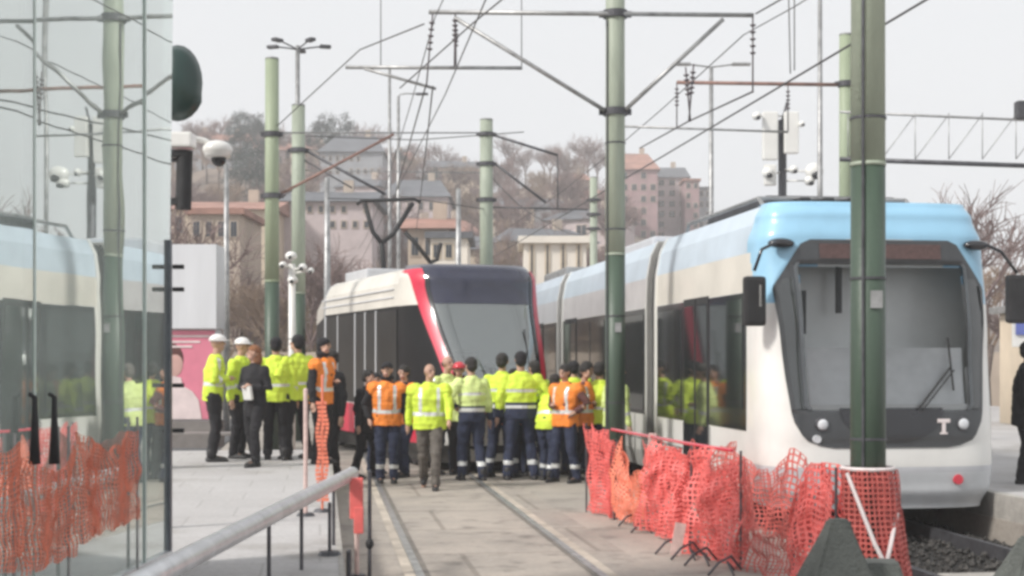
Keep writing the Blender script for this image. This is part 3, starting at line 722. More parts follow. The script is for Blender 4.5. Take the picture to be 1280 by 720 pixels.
def red_tram():
    yaw = R(20.0); c = P(630, 450, 22.9); c.z = 0
    t = empty('tram', c, yaw, 'white tram with a red framed raked windscreen standing askew among the workers', 'tram')
    HW = 1.16
    hwf = lambda z: sm([(.15, 1.02), (.5, 1.15), (1.0, HW), (2.8, HW), (3.2, 1.15), (3.4, 1.02)], z)
    y0f = lambda z: sm([(.15, .22), (.5, .05), (.9, 0), (1.3, .08), (3.1, 1.0), (3.3, 1.12), (3.4, 1.3)], z)
    fy, pt = nose_fn(hwf, y0f, 2.1, 3.0)
    ww = lambda z: lerp_tab([(1.05, .64), (1.4, .70), (2.2, .82), (3.0, .93), (3.25, .93)], z)
    rw = lambda z: ww(z) + lerp_tab([(1.0, .12), (3.0, .14), (3.3, .18)], z)
    bm = new(); nt_, nz = 96, 90
    zs = frange(.15, 3.4, nz); g_ = [[bm.verts.new(pt(-1 + 2 * i / nt_, z)) for i in range(nt_ + 1)] for z in zs]
    for j in range(nz):
        for i in range(nt_):
            vs = (g_[j][i], g_[j][i + 1], g_[j + 1][i + 1], g_[j + 1][i]); cc = sum((v.co for v in vs), Vector()) / 4
            if 1.15 < cc.z < 3.2 and abs(cc.x) < ww(cc.z) - .03: continue
            f = bm.faces.new(vs)
            if abs(cc.x) < ww(cc.z) + .02 and cc.z > 3.2: f.material_index = 5
            elif abs(cc.x) < rw(cc.z) and cc.z > .95: f.material_index = 1 if cc.z < 3.33 else 5
            elif cc.z < .45: f.material_index = 2
            elif 1.15 < cc.z < 2.72 and cc.y > .3: f.material_index = 3
            elif cc.z > 2.72: f.material_index = 4
            elif abs(cc.x) > .5 and .45 < cc.z < .95 and cc.y > .8: f.material_index = 1
    top = g_[-1]; back = [bm.verts.new((v.co.x, 2.12, 3.4)) for v in top]
    for i in range(nt_):
        f = bm.faces.new((top[i], top[i + 1], back[i + 1], back[i])); f.material_index = 4
    bmesh.ops.remove_doubles(bm, verts=bm.verts, dist=1e-4)
    fin(bm, 'nose', [M['white'], M['red'], M['under'], mat('matte_black', (.012, .012, .013), .5, spec=.15), M['cream'], mat('roof_edge_grey', (.16, .16, .18), .4)], t, True)
    for s in (-1, 1):
        bm = patch(fy, frange(.95, 3.3, 40), (lambda z: -rw(z)) if s < 0 else (lambda z: ww(z)), (lambda z: -ww(z)) if s < 0 else (lambda z: rw(z)), .03, 4); fin(bm, 'red_pillar', M['red'], t, True)
        bm = patch(fy, frange(1.1, 3.2, 40), (lambda z: -ww(z)) if s < 0 else (lambda z: ww(z) - .06), (lambda z: -ww(z) + .06) if s < 0 else (lambda z: ww(z)), .026, 3); fin(bm, 'windscreen_pillar', M['black'], t, True)
    bm = patch(fy, frange(1.15, 2.72, 30), lambda z: -ww(z), lambda z: ww(z), .01); fin(bm, 'windscreen', M['windlight'], t, True)
    bm = patch(fy, frange(2.72, 3.36, 14), lambda z: -ww(z), lambda z: ww(z), .016); fin(bm, 'destination_board', M['navy'], t, True)
    bm = patch(fy, frange(1.05, 1.2, 3), lambda z: -ww(z), lambda z: ww(z), .03); fin(bm, 'windscreen_sill', M['black'], t, True)
    bm = patch(fy, frange(1.75, 1.86, 3), lambda z: -.55, lambda z: .80, -.25, 10); fin(bm, 'sun_blind', M['dash'], t, True)
    bm = new(); box(bm, (0, 1.5, 1.15), (1.5, 1.4, .3), bev=.05); fin(bm, 'dashboard', M['dash'], t)
    bm = new(); box(bm, (0, 2.6, 1.9), (2.1, .05, 2.2)); fin(bm, 'cab_partition', M['cabwall'], t)
    bm = new(); box(bm, (0, 2.0, 1.6), (.46, .14, .7), bev=.05); fin(bm, 'driver_seat', M['rubber'], t)
    def srf(x, z, off): return Vector((x, fy(x, z) - off, z))
    for s in (-1, 1):
        p = srf(s * .62, .85, .01); bm = new(); box(bm, p, (.22, .03, .1), bev=.02); fin(bm, 'headlight', M['lampglass'], t)
    bm = new(); tube(bm, [srf(.1, 1.2, .04), srf(.55, 1.95, .04)], .014); tube(bm, [srf(.5, 1.5, .05), srf(.58, 2.3, .05)], .012); fin(bm, 'wiper', M['rubber'], t)
    bm = new(); box(bm, (0, .35, .3), (1.3, .4, .25), bev=.04); fin(bm, 'coupler_cover', M['white'], t)
    prof = [(1.0, .15), (1.11, .5), (HW, 1.0), (HW, 2.72), (1.14, 3.1), (1.04, 3.3), (.9, 3.38), (0, 3.4)]
    MTs = [M['white'], M['cream'], M['under'], M['red'], mat('matte_black', (.012, .012, .013), .5, spec=.15)]
    seg = [2, 0, 4, 1, 1, 1, 1, 2, 2]
    section(t, 2.1, 7.7, prof, MTs, seg)
    # roof fairing ribs on the visible side
    for s in (-1, 1):
        for z in (2.88, 3.02):
            bm = new(); box(bm, (s * 1.16, 5.2, z), (.03, 5.6, .02)); fin(bm, 'fairing_rib', M['panel'], t)
        ys = [2.6, 3.35, 3.5, 4.9, 5.05, 5.8, 5.95, 7.3]
        for a, b in ((2.15, 3.5), (3.6, 4.3), (4.36, 5.06), (5.16, 6.5), (6.6, 7.56)):
            side_plate(t, s, HW, a, b, 1.02 if b - a > .8 else .45, 2.66, mat('tinted_window_dark', (.014, .015, .016), .3, 0, .3, 2, spec=.12), 'side_window', .014, .03)
        for y in (3.55, 4.33, 5.11, 6.55, 7.62): side_plate(t, s, HW, y - .035, y + .035, .5, 2.68, M['tramgrey'], 'window_post', .02, .03)
        side_plate(t, s, HW - .03, 5.3, 6.4, .42, .98, M['red'], 'red_panel', .03, .03); side_plate(t, s, HW - .03, 2.6, 3.4, .42, .95, M['red'], 'red_panel', .03, .03)
    o = section(t, 7.7, 7.76, [(x * 1.01, z + .01) for x, z in prof], [M['tramgrey']], [0] * 9, True); o.name = 'end_frame'
    for k in range(5):
        o = section(t, 7.76 + k * .1, 7.86 + k * .1, [(x * (.94 if k % 2 else .9), z - .04) for x, z in prof], [M['rubber']], [0] * 9, False); o.name = 'bellows'
    # second section turned back to the line of the track
    o = section(t, 0, 8, prof, MTs, seg); o.name = 'body_section'; o.location = (.15, 8.3, 0); o.rotation_euler = (0, 0, -R(11))
    bogie(t, 3.2); bogie(t, 7.2)
    bm = new(); box(bm, (0, 4.0, .35), (1.9, 6, .4)); fin(bm, 'underframe', M['under'], t)
    # roof boxes and pantograph: world points turned into the tram's frame
    inv = Matrix.Translation(c) @ Matrix.Rotation(yaw, 4, 'Z'); inv = inv.inverted()
    W = lambda x, y, Y: inv @ P(x, y, Y)
    bm = new(); box(bm, (0, 6.8, 3.5), (1.5, 1.8, .2), bev=.04); fin(bm, 'roof_unit', M['tramgrey'], t)
    Yp_ = 30.0
    bm = new(); tube(bm, [W(481, 352, Yp_), W(477, 304, Yp_)], .055, 8)
    tube(bm, [W(477, 304, Yp_), W(466, 290, Yp_), W(456, 254, Yp_)], .05, 8); tube(bm, [W(477, 304, Yp_), W(492, 292, Yp_), W(516, 254, Yp_ + .2)], .05, 8)
    pan = fin(bm, 'pantograph', M['rubber'], t, True)
    bm = new()
    for dy in (0, .3): tube(bm, [W(446, 256, Yp_ + dy), W(452, 251, Yp_ + dy), W(518, 249, Yp_ + dy), W(526, 253, Yp_ + dy)], .038, 8)
    fin(bm, 'contact_bar', M['rubber'], pan, True)
    bm = new(); tube(bm, [W(506, 290, 27.5), W(520, 305, 27.5), W(538, 328, 27.5)], .042, 8); tube(bm, [W(538, 328, 27.5), W(546, 325, 27.5), W(551, 304, 27.5)], .04, 8); tube(bm, [W(538, 328, 27.5), W(540, 345, 27.5)], .03, 8)
    fin(bm, 'pantograph_arm', M['rubber'], t, True)
    return t
red_tram()

# ------------------------------------------------------------------ people
TS = bpy.data.scenes.new('workbench')
def remesh(bm, vox, mats, name, parent, cls, smooth=3, wrinkle=0.0):
    bmesh.ops.recalc_face_normals(bm, faces=bm.faces)
    me = bpy.data.meshes.new(name + '_src'); bm.to_mesh(me); bm.free()
    o = bpy.data.objects.new(name + '_src', me); TS.collection.objects.link(o)
    md = o.modifiers.new('r', 'REMESH'); md.mode = 'VOXEL'; md.voxel_size = vox
    ms = o.modifiers.new('s', 'SMOOTH'); ms.iterations = smooth; ms.factor = .6
    vl = TS.view_layers[0]; vl.update(); dg = vl.depsgraph
    me2 = bpy.data.meshes.new_from_object(o.evaluated_get(dg))
    bpy.data.objects.remove(o); bpy.data.meshes.remove(me)
    me2.name = name; me2.materials.clear()
    for m in mats: me2.materials.append(m)
    if wrinkle:
        sd = random.uniform(0, 50)
        nrms = [v.normal.copy() for v in me2.vertices]; cos = [v.co.copy() for v in me2.vertices]
        for v, q, nn_ in zip(me2.vertices, cos, nrms):
            v.co = q + nn_ * wrinkle * (noise.noise(Vector((q.x * 14 + sd, q.y * 14, q.z * 9))) + .6 * noise.noise(Vector((q.x * 5, q.y * 5 + sd, q.z * 22))))
    idx = [cls(p.center.copy()) for p in me2.polygons]
    me2.polygons.foreach_set('material_index', idx); me2.polygons.foreach_set('use_smooth', [True] * len(idx)); me2.update()
    ob = bpy.data.objects.new(name, me2); COL.objects.link(ob); ob.parent = parent
    return ob
def limb(bm, pts, rs, n=12):
    """closed tapered limb with round ends through pts"""
    pts = [Vector(p) for p in pts]
    rings = []; d0 = (pts[1] - pts[0]).normalized(); d1 = (pts[-1] - pts[-2]).normalized(); xd = d0.orthogonal()
    rings.append(ring(pts[0] - d0 * rs[0] * .9, d0, rs[0] * .35, n, xd=xd)); rings.append(ring(pts[0] - d0 * rs[0] * .5, d0, rs[0] * .85, n, xd=xd))
    for i, p in enumerate(pts):
        ax = pts[min(i + 1, len(pts) - 1)] - pts[max(i - 1, 0)]
        rings.append(ring(p, ax, rs[i], n, xd=xd))
    rings.append(ring(pts[-1] + d1 * rs[-1] * .5, d1, rs[-1] * .85, n, xd=xd)); rings.append(ring(pts[-1] + d1 * rs[-1] * .9, d1, rs[-1] * .35, n, xd=xd))
    bridge(bm, rings)
def trunk(bm, secs):
    """secs: (centre, rx, ry) with x the shoulder direction"""
    rings = [ring(Vector(c), Vector((0, 0, 1)), rx, 20, ry, Vector((1, 0, 0))) for c, rx, ry in secs]
    bridge(bm, rings)

prn = random.Random(21)
def person(x, yf, ytop, face, top='hivis', legs='black', head='cap', arms=('down', 'down'), stance='stand', z=0.0, label='', bend=0.0, vest=False, sleeve=None, wide=1.0, headturn=0.0, bulk=1.10, ankle=False, hem=False, Yabs=None, hood=None, item=None, group='workers and officials around the trams'):
    Y = Yabs or F * (EYE - z) / (yf - YH)
    H = z * 0 + (yf - ytop) / F * Y
    k = H / 1.76
    t = empty('person', ((x - 640) / F * Y, Y, z), R(face), label, 'person', group)
    t.scale = (k, k, k)
    V = Vector; wide = wide * bulk * prn.uniform(.94, 1.07); bend = bend or prn.uniform(-1, 7); headturn = headturn or prn.uniform(-38, 38); face += prn.uniform(-6, 6)
    # joints; the figure faces -Y
    lean = V((0, -math.sin(R(bend)), math.cos(R(bend))))
    pel = V((0, 0, .95))
    up = lambda h, fwd=0.0: pel + lean * h + V((0, -fwd, 0))
    chest = up(.34); neck = up(.56); 
    st = {'stand': ((.10, .0, .0), (-.10, .0, .0)), 'wide': ((.19, .02, 0), (-.19, -.03, 0)), 'walk': ((.09, -.27, 0), (-.09, .30, 0)), 'step': ((.12, -.12, 0), (-.12, .12, 0))}[stance]
    leg = []
    for s, f in zip((1, -1), st):
        foot = V(f); hip = V((s * .095, 0, .93)); knee = hip.lerp(foot + V((0, 0, .09)), .5) + V((0, -.05 - abs(f[1]) * .12, 0))
        ank = foot + V((0, .02, .09)); 
        if stance == 'walk' and f[1] > 0: ank.z += .05
        leg.append((hip, knee, ank, foot))
    sh = [up(.47) + V((s * .185 * wide, 0, 0)) for s in (1, -1)]
    AR = {'down': (V((.06, .02, -.28)), V((.03, -.05, -.25))), 'bent': (V((.07, .04, -.27)), V((-.16, -.20, .02))), 'up': (V((.10, -.05, -.25)), V((-.08, -.16, .20))),
          'cross': (V((.08, -.02, -.27)), V((-.26, -.15, .04))), 'pocket': (V((.12, .07, -.26)), V((-.06, -.10, -.21))), 'swingf': (V((.05, -.12, -.26)), V((0, -.16, -.17))),
          'swingb': (V((.06, .13, -.26)), V((.02, .02, -.25))), 'reach': (V((.08, -.16, -.20)), V((0, -.22, -.06))), 'back': (V((.09, .10, -.26)), V((-.18, .10, -.06))), 'hip': (V((.17, .06, -.22)), V((-.13, -.12, -.12)))}
    arm_ = []
    for s, S_, a in zip((1, -1), sh, arms):
        e, w = AR[a]; E = S_ + V((e.x * s, e.y, e.z)); Wr = E + V((w.x * s, w.y, w.z)); arm_.append((S_, E, Wr, s))
    hc = neck + V((0, -.02 - .10 * math.sin(R(bend)), .155))
    # body (one continuous surface)
    bm = new()
    for hip, knee, ank, foot in leg:
        limb(bm, [hip, hip.lerp(knee, .5), knee, knee.lerp(ank, .35), ank], [.085, .075, .055, .056, .038])
        limb(bm, [ank + V((0, .02, -.045)), foot + V((0, -.08, .04)), foot + V((0, -.17, .028))], [.04, .04, .03])
    trunk(bm, [(pel - V((0, 0, .06)), .13, .09), (pel + V((0, 0, .04)), .155, .105), (up(.14), .135, .09), (up(.32), .155, .105), (up(.46), .17, .095), (up(.53), .10, .07)])
    limb(bm, [up(.48), hc - V((0, -.01, .06))], [.062, .052])
    for S_, E, Wr, s in arm_:
        limb(bm, [S_, S_.lerp(E, .5), E, E.lerp(Wr, .4), Wr], [.050, .048, .038, .037, .026])
        d = (Wr - E).normalized(); sd = V((0, -1, 0)) if abs(d.y) < .8 else V((0, 0, 1)); sd = (sd - d * sd.dot(d)).normalized(); nn = d.cross(sd)
        limb(bm, [Wr, Wr + d * .05, Wr + d * .085], [.026, .033, .034])
        for q, (o_, ln) in enumerate(((-.026, .062), (-.009, .072), (.009, .068), (.026, .052))):
            b = Wr + d * .085 + sd * o_; curl = nn * (-s * .012)
            limb(bm, [b, b + d * ln * .5 + sd * o_ * .25, b + d * ln + curl + sd * o_ * .3], [.0095, .009, .008], 6)
        b = Wr + d * .03 - sd * .026; limb(bm, [b, b + d * .03 - sd * .025, b + d * .062 - sd * .03], [.012, .0105, .009], 6)
    hr = Matrix.Rotation(R(headturn), 3, 'Z')
    def hp(x_, y_, z_): return hc + hr @ V((x_, y_, z_))
    hb = new()
    ball(bm, hc + V((0, .01, .02)), (.078, .095, .098), seg=20); ball(bm, hp(0, -.035, -.055), (.052, .055, .055), seg=16)
    limb(bm, [hp(0, -.085, .02), hp(0, -.105, -.012)], [.011, .015], 8)
    limb(bm, [hp(-.025, -.085, -.055), hp(.025, -.085, -.055)], [.011, .011], 8)
    for s in (-1, 1): ball(bm, hp(s * .08, .0, .005), (.012, .022, .032), seg=10)
    hb.free()
    def cb(c):
        q = hr.inverted() @ (c - hc)
        if c.z > hc.z - .14 and abs(q.x) < .1:
            if q.y < -.06 and abs(q.z - .022) < .009 and .016 < abs(q.x) < .046: return 1
            if q.y < -.07 and abs(q.z + .055) < .007 and abs(q.x) < .028: return 2
        return 0
    body = remesh(bm, .0095, [M['skin'], M['eye'], M['lip']], 'body', t, cb, 3)
    # trousers
    lm = {'black': 'blackcloth', 'navy': 'navycloth', 'grey': 'greycloth'}[legs]
    bm = new()
    for hip, knee, ank, foot in leg:
        limb(bm, [hip, hip.lerp(knee, .5), knee, knee.lerp(ank, .5), ank + V((0, 0, .0))], [.115, .098, .078, .074, .068], 14)
    trunk(bm, [(pel - V((0, 0, .10)), .13, .10), (pel + V((0, 0, -.02)), .175, .125), (pel + V((0, 0, .1)), .16, .115)])
    def ct(c):
        if ankle and .22 < c.z < .28: return 1
        return 0
    tr = remesh(bm, .014, [M[lm], M['reflect']], 'trousers', t, ct, 2, .013)
    for hip, knee, ank, foot in leg:
        bm = new(); oz = ank.z - .11
        limb(bm, [foot + V((0, .055, .045 + oz)), foot + V((0, -.06, .05 + oz)), foot + V((0, -.175, .038 + oz))], [.047, .052, .04], 12); limb(bm, [ank + V((0, .01, -.02)), ank + V((0, .01, .06))], [.052, .056], 12)
        for v in bm.verts: v.co.z = max(v.co.z, oz + .0)
        fin(bm, 'shoe', M['shoe'], t, True)
    # jacket
    tm = M[{'hivis': 'hivis', 'pale': 'hivispale', 'orange': 'orange', 'black': 'blackcloth'}[top]]
    sl = M[sleeve] if sleeve else tm
    lo = -.10 if top != 'black' else -.22
    def jacket(sleeves, grow, mts, cls, name):
        bm = new()
        secs = [(pel + V((0, 0, lo)), .185 * wide + grow, .14 + grow), (pel + V((0, 0, .05)), .182 * wide + grow, .14 + grow), (up(.20), .178 * wide + grow, .14 + grow), (up(.34), .198 * wide + grow, .15 + grow), (up(.44), .19 * wide + grow, .125 + grow), (up(.50), .145 * wide + grow, .10 + grow), (up(.545), .10, .085 + grow), (up(.575), .075, .07)]
        trunk(bm, secs)
        if sleeves:
            for S_, E, Wr, s in arm_:
                limb(bm, [S_ + V((-s * .010, 0, -.006)), S_.lerp(E, .5), E, E.lerp(Wr, .5), Wr - (Wr - E).normalized() * .02], [.080 + grow, .072, .064, .058, .05], 14)
        else:
            for S_, E, Wr, s in arm_: limb(bm, [S_ + V((-s * .03, 0, -.01)), S_ + (E - S_) * .1], [.088 + grow, .085 + grow], 14)
        return remesh(bm, .014, mts, name, t, cls, 2, .015)
    def arm_dist(c):
        best = 9
        for S_, E, Wr, s in arm_:
            for a, b in ((S_, E), (E, Wr)):
                ab = b - a; u_ = max(.12, min(1, (c - a).dot(ab) / ab.length_squared)); best = min(best, (c - a - ab * u_).length)
        return best
    def rel(c): return (c - pel).dot(lean)
    if vest:
        jacket(True, 0, [sl], lambda c: 0, 'jacket')
        def cv(c):
            h = rel(c)
            if abs(h - .12) < .028: return 1
            if abs(abs(c.x) - .105 * wide) < .022 and h > .12 and h < .5: return 1
            return 0
        jacket(False, .018, [tm, M['reflect']], cv, 'vest')
    else:
        dark = M['navycloth']
        def cj(c):
            h = rel(c); onarm = arm_dist(c) < .085
            if top == 'black': return 0
            if hem and not onarm:
                if h < .05: return 2
                if h < .10: return 1
                if h < .135: return 2
            if hem: 
                for S_, E, Wr, s in arm_:
                    ab = Wr - E
                    u_ = (c - E).dot(ab) / ab.length_squared
                    if .55 < u_ < 1.2 and (c - E - ab * min(1, max(0, u_))).length < .075: return 2
                return 1 if (not onarm and abs(h - .30) < .02) else 0
            if not onarm and (abs(h - .14) < .024): return 1
            if onarm:
                for S_, E, Wr, s in arm_:
                    ab = Wr - E
                    u_ = (c - E).dot(ab) / ab.length_squared
                    if abs(u_ - .35) < .1: return 1
            return 0
        jacket(True, .004, [tm, M['reflect'], dark], cj, 'jacket')
    if hood:
        bm = new(); ball(bm, hc - V((0, -.03, .10)), (.105, .10, .055), seg=16); fin(bm, 'collar', M[hood], t, True)
    if head in ('helmet', 'helmetred'):
        bm = new(); mm = M['helmet'] if head == 'helmet' else M['helmetred']
        rg = []
        for a in (0, 18, 36, 54, 72, 85):
            rg.append(ring(hc + V((0, .005, .045 + .095 * math.sin(R(a)))), V((0, 0, 1)), .104 * math.cos(R(a)) + .002, 20, .124 * math.cos(R(a)) + .002, V((1, 0, 0))))
        bridge(bm, rg)
        bridge(bm, [ring(hc + V((0, -.02, .038)), V((0, 0, 1)), .118, 20, .155, V((1, 0, 0))), ring(hc + V((0, -.015, .052)), V((0, 0, 1)), .108, 20, .14, V((1, 0, 0)))])
        fin(bm, 'helmet', mm, t, True)
    else:
        bm = new(); mm = {'cap': M['blackcloth'], 'hair': M['hair'], 'ginger': M['hairginger'], 'bald': M['hair'], 'beanie': M['greycloth']}[head]
        if head == 'bald':
            ball(bm, hc + V((0, .045, .0)), (.078, .07, .06), seg=16)
        else:
            ball(bm, hc + V((0, .022, .045)), (.090, .102, .088), seg=20)
            ball(bm, hc + V((0, .05, -.01)), (.082, .075, .08), seg=16)
            if head == 'ginger':
                ball(bm, hc + V((0, .05, -.08)), (.10, .09, .14), seg=16)
            if head == 'cap':
                bridge(bm, [ring(hp(0, -.085, .06), V((0, 0, 1)), .06, 14, .06, V((1, 0, 0))), ring(hp(0, -.085, .07), V((0, 0, 1)), .055, 14, .055, V((1, 0, 0)))])
        if head in ('hair', 'ginger', 'bald'):
            for v in bm.verts: v.co += Vector((noise.noise(v.co * 30), noise.noise(v.co * 30 + V((9, 0, 0))), noise.noise(v.co * 30 + V((0, 9, 0))))) * .008
        fin(bm, 'hair' if head in ('hair', 'ginger', 'bald') else 'cap', mm, t, True)
    if item:
        S_, E, Wr, s = arm_[0]
        q = t.matrix_basis @ (Wr + (Wr - E).normalized() * .07)
        bm = new()
        if item == 'bag': box(bm, (0, 0, -.08), (.16, .05, .2), bev=.02)
        else: box(bm, (0, 0, 0), (.20, .012, .15))
        o = fin(bm, 'plastic_bag' if item == 'bag' else 'paper_sheet', M['white']); o.location = q; o.rotation_euler = (.2, 0, R(face))
        tag(o, 'white plastic bag in the hands of the person in the black coat' if item == 'bag' else 'white papers held by a worker', 'bag' if item == 'bag' else 'papers')
    return t

LG = PZ
person(266, 577, 421, 105, 'hivis', 'black', 'helmet', ('bent', 'bent'), 'stand', LG, 'leftmost worker in a white hard hat, yellow jacket and black trousers')
person(297, 573, 425, 70, 'hivis', 'black', 'helmet', ('bent', 'down'), 'stand', LG, 'second worker in a white hard hat, just left of the person in black')
person(319, 583, 434, -35, 'black', 'black', 'ginger', ('bent', 'cross'), 'step', LG, 'person with ginger hair in a black coat between the yellow jackets', wide=.9, item='bag')
person(345, 575, 424, 190, 'hivis', 'black', 'cap', ('bent', 'down'), 'step', LG, 'worker in a yellow jacket seen from behind, right of the person in black')
person(372, 574, 421, 222, 'hivis', 'black', 'cap', ('hip', 'bent'), 'wide', LG, 'broad worker in a yellow jacket with legs apart, in front of the left poles', wide=1.12)
person(401, 583, 428, 62, 'orange', 'black', 'cap', ('bent', 'down'), 'stand', LG, 'worker in an orange vest and black hat beside the tram end', vest=True, sleeve='blackcloth', hood='blackcloth', wide=.86, Yabs=20.1)
person(415, 577, 424, -60, 'black', 'black', 'hair', ('down', 'down'), 'stand', 0, 'person in dark clothes behind the worker in the orange vest, before the tram', Yabs=23.6) if False else person(414, 592, 432, -50, 'black', 'black', 'hair', ('down', 'pocket'), 'stand', 0, 'person in dark clothes behind the worker in the orange vest, before the tram', Yabs=21.6)
person(456, 594, 461, 60, 'black', 'black', 'hair', ('bent', 'down'), 'step', 0, 'person in a dark jacket left of the pair in orange vests', Yabs=22.0)
person(484, 604, 455, 4, 'orange', 'navy', 'cap', ('down', 'pocket'), 'stand', 0, 'front worker of the pair in orange vests, black scarf, facing the camera', vest=True, sleeve='blackcloth', ankle=True, hood='blackcloth')
person(505, 596, 459, -35, 'orange', 'navy', 'hair', ('bent', 'down'), 'step', 0, 'rear worker of the pair in orange vests', vest=True, sleeve='blackcloth')
person(537, 611, 457, 2, 'hivis', 'grey', 'bald', ('swingf', 'swingb'), 'walk', 0, 'bald man in a bright yellow vest and grey trousers walking towards the camera', vest=True, sleeve='hivis', wide=1.08)
person(556, 592, 447, 40, 'pale', 'navy', 'bald', ('cross', 'bent'), 'wide', 0, 'pale headed worker behind the walking man in the yellow vest')
person(590, 601, 449, 200, 'pale', 'navy', 'hair', ('hip', 'down'), 'step', 0, 'black haired worker in a pale yellow jacket with navy hem, seen from behind', ankle=True, hem=True)
person(608, 590, 455, 120, 'black', 'black', 'beanie', ('bent', 'down'), 'step', 0, 'person in black between the two navy hemmed yellow jackets')
person(627, 597, 444, 160, 'hivis', 'navy', 'hair', ('bent', 'hip'), 'wide', 0, 'dark haired worker in a yellow jacket left of the broadest back', hem=True, ankle=True)
person(651, 600, 442, 186, 'hivis', 'navy', 'cap', ('down', 'hip'), 'wide', 0, 'broadest worker in a yellow jacket with navy hem, back to the camera', hem=True, ankle=True, wide=1.2)
person(684, 603, 468, 150, 'hivis', 'navy', 'hair', ('reach', 'down'), 'step', 0, 'worker in a yellow jacket leaning forward beside the two in orange vests', bend=24, ankle=True, Yabs=21.4)
person(707, 603, 458, -40, 'orange', 'navy', 'hair', ('hip', 'bent'), 'wide', 0, 'left one of the two workers in orange vests beside the green pole', vest=True, sleeve='browncloth', ankle=True)
person(730, 600, 458, 55, 'orange', 'black', 'hair', ('cross', 'down'), 'step', 0, 'right one of the two workers in orange vests, next to the green pole', vest=True, sleeve='browncloth')
person(669, 594, 452, 210, 'hivis', 'navy', 'hair', ('bent', 'down'), 'step', 0, 'worker in a yellow jacket half hidden right of the broadest back', hem=True, Yabs=22.3)
person(470, 590, 466, 30, 'black', 'navy', 'cap', ('down', 'down'), 'stand', 0, 'person in black half hidden behind the front worker in an orange vest', Yabs=22.8)
person(641, 590, 458, 20, 'orange', 'navy', 'hair', ('down', 'down'), 'stand', 0, 'worker in orange hidden behind the broadest back before the red tram', vest=True, sleeve='browncloth', Yabs=22.4)
def at_td(o_, d_): q = T(o_, d_); return 640 + F * q.x / q.y, q.y
xa_, ya_ = at_td(4.16, 21.3); person(xa_, 0, -F * 1.74 / ya_, 160, 'hivis', 'navy', 'hair', ('bent', 'down'), 'stand', 0, 'worker in a yellow jacket close against the side of the blue tram, behind the pole', wide=1.1, Yabs=ya_)
xa_, ya_ = at_td(3.98, 22.3); person(xa_, 0, -F * 1.76 / ya_, 200, 'hivis', 'navy', 'cap', ('bent', 'hip'), 'wide', 0, 'worker in a yellow jacket hidden behind the two orange vests, mirrored in the blue tram', wide=1.1, Yabs=ya_)
xa_, ya_ = at_td(4.22, 20.5); person(xa_, 0, -F * 1.72 / ya_, 120, 'pale', 'navy', 'beanie', ('bent', 'down'), 'stand', 0, 'worker in a pale yellow jacket and grey beanie just behind the green pole', Yabs=ya_)
xa_, ya_ = at_td(4.25, 23.1); person(xa_, 0, -F * 1.75 / ya_, 90, 'hivis', 'navy', 'hair', ('down', 'bent'), 'stand', 0, 'worker in a yellow jacket squeezed between the red and blue trams', Yabs=ya_)
person(186, 586, 449, 160, 'hivis', 'black', 'helmetred', ('bent', 'down'), 'stand', LG, 'worker with a red hard hat and yellow jacket added behind the end of the glass as a mirror image', wide=.85)  # figure added behind the glass in place of a worker mirrored in it
person(70, 590, 430, 120, 'hivis', 'black', 'hair', ('bent', 'down'), 'step', LG, 'worker in a yellow jacket added behind the far left glass panels for a reflection in them', wide=1.1)  # second added figure, gives the yellow reflection in the near panels
person(1279, 606, 431, 70, 'black', 'black', 'hair', ('up', 'down'), 'stand', .28, 'person in black at the right edge beyond the blue tram', Yabs=17.7)
person(575, 590, 452, -10, 'pale', 'black', 'helmetred', ('down', 'bent'), 'stand', 0, 'worker with a red hard hat behind the black haired worker', Yabs=22.6)

bpy.data.scenes.remove(TS)
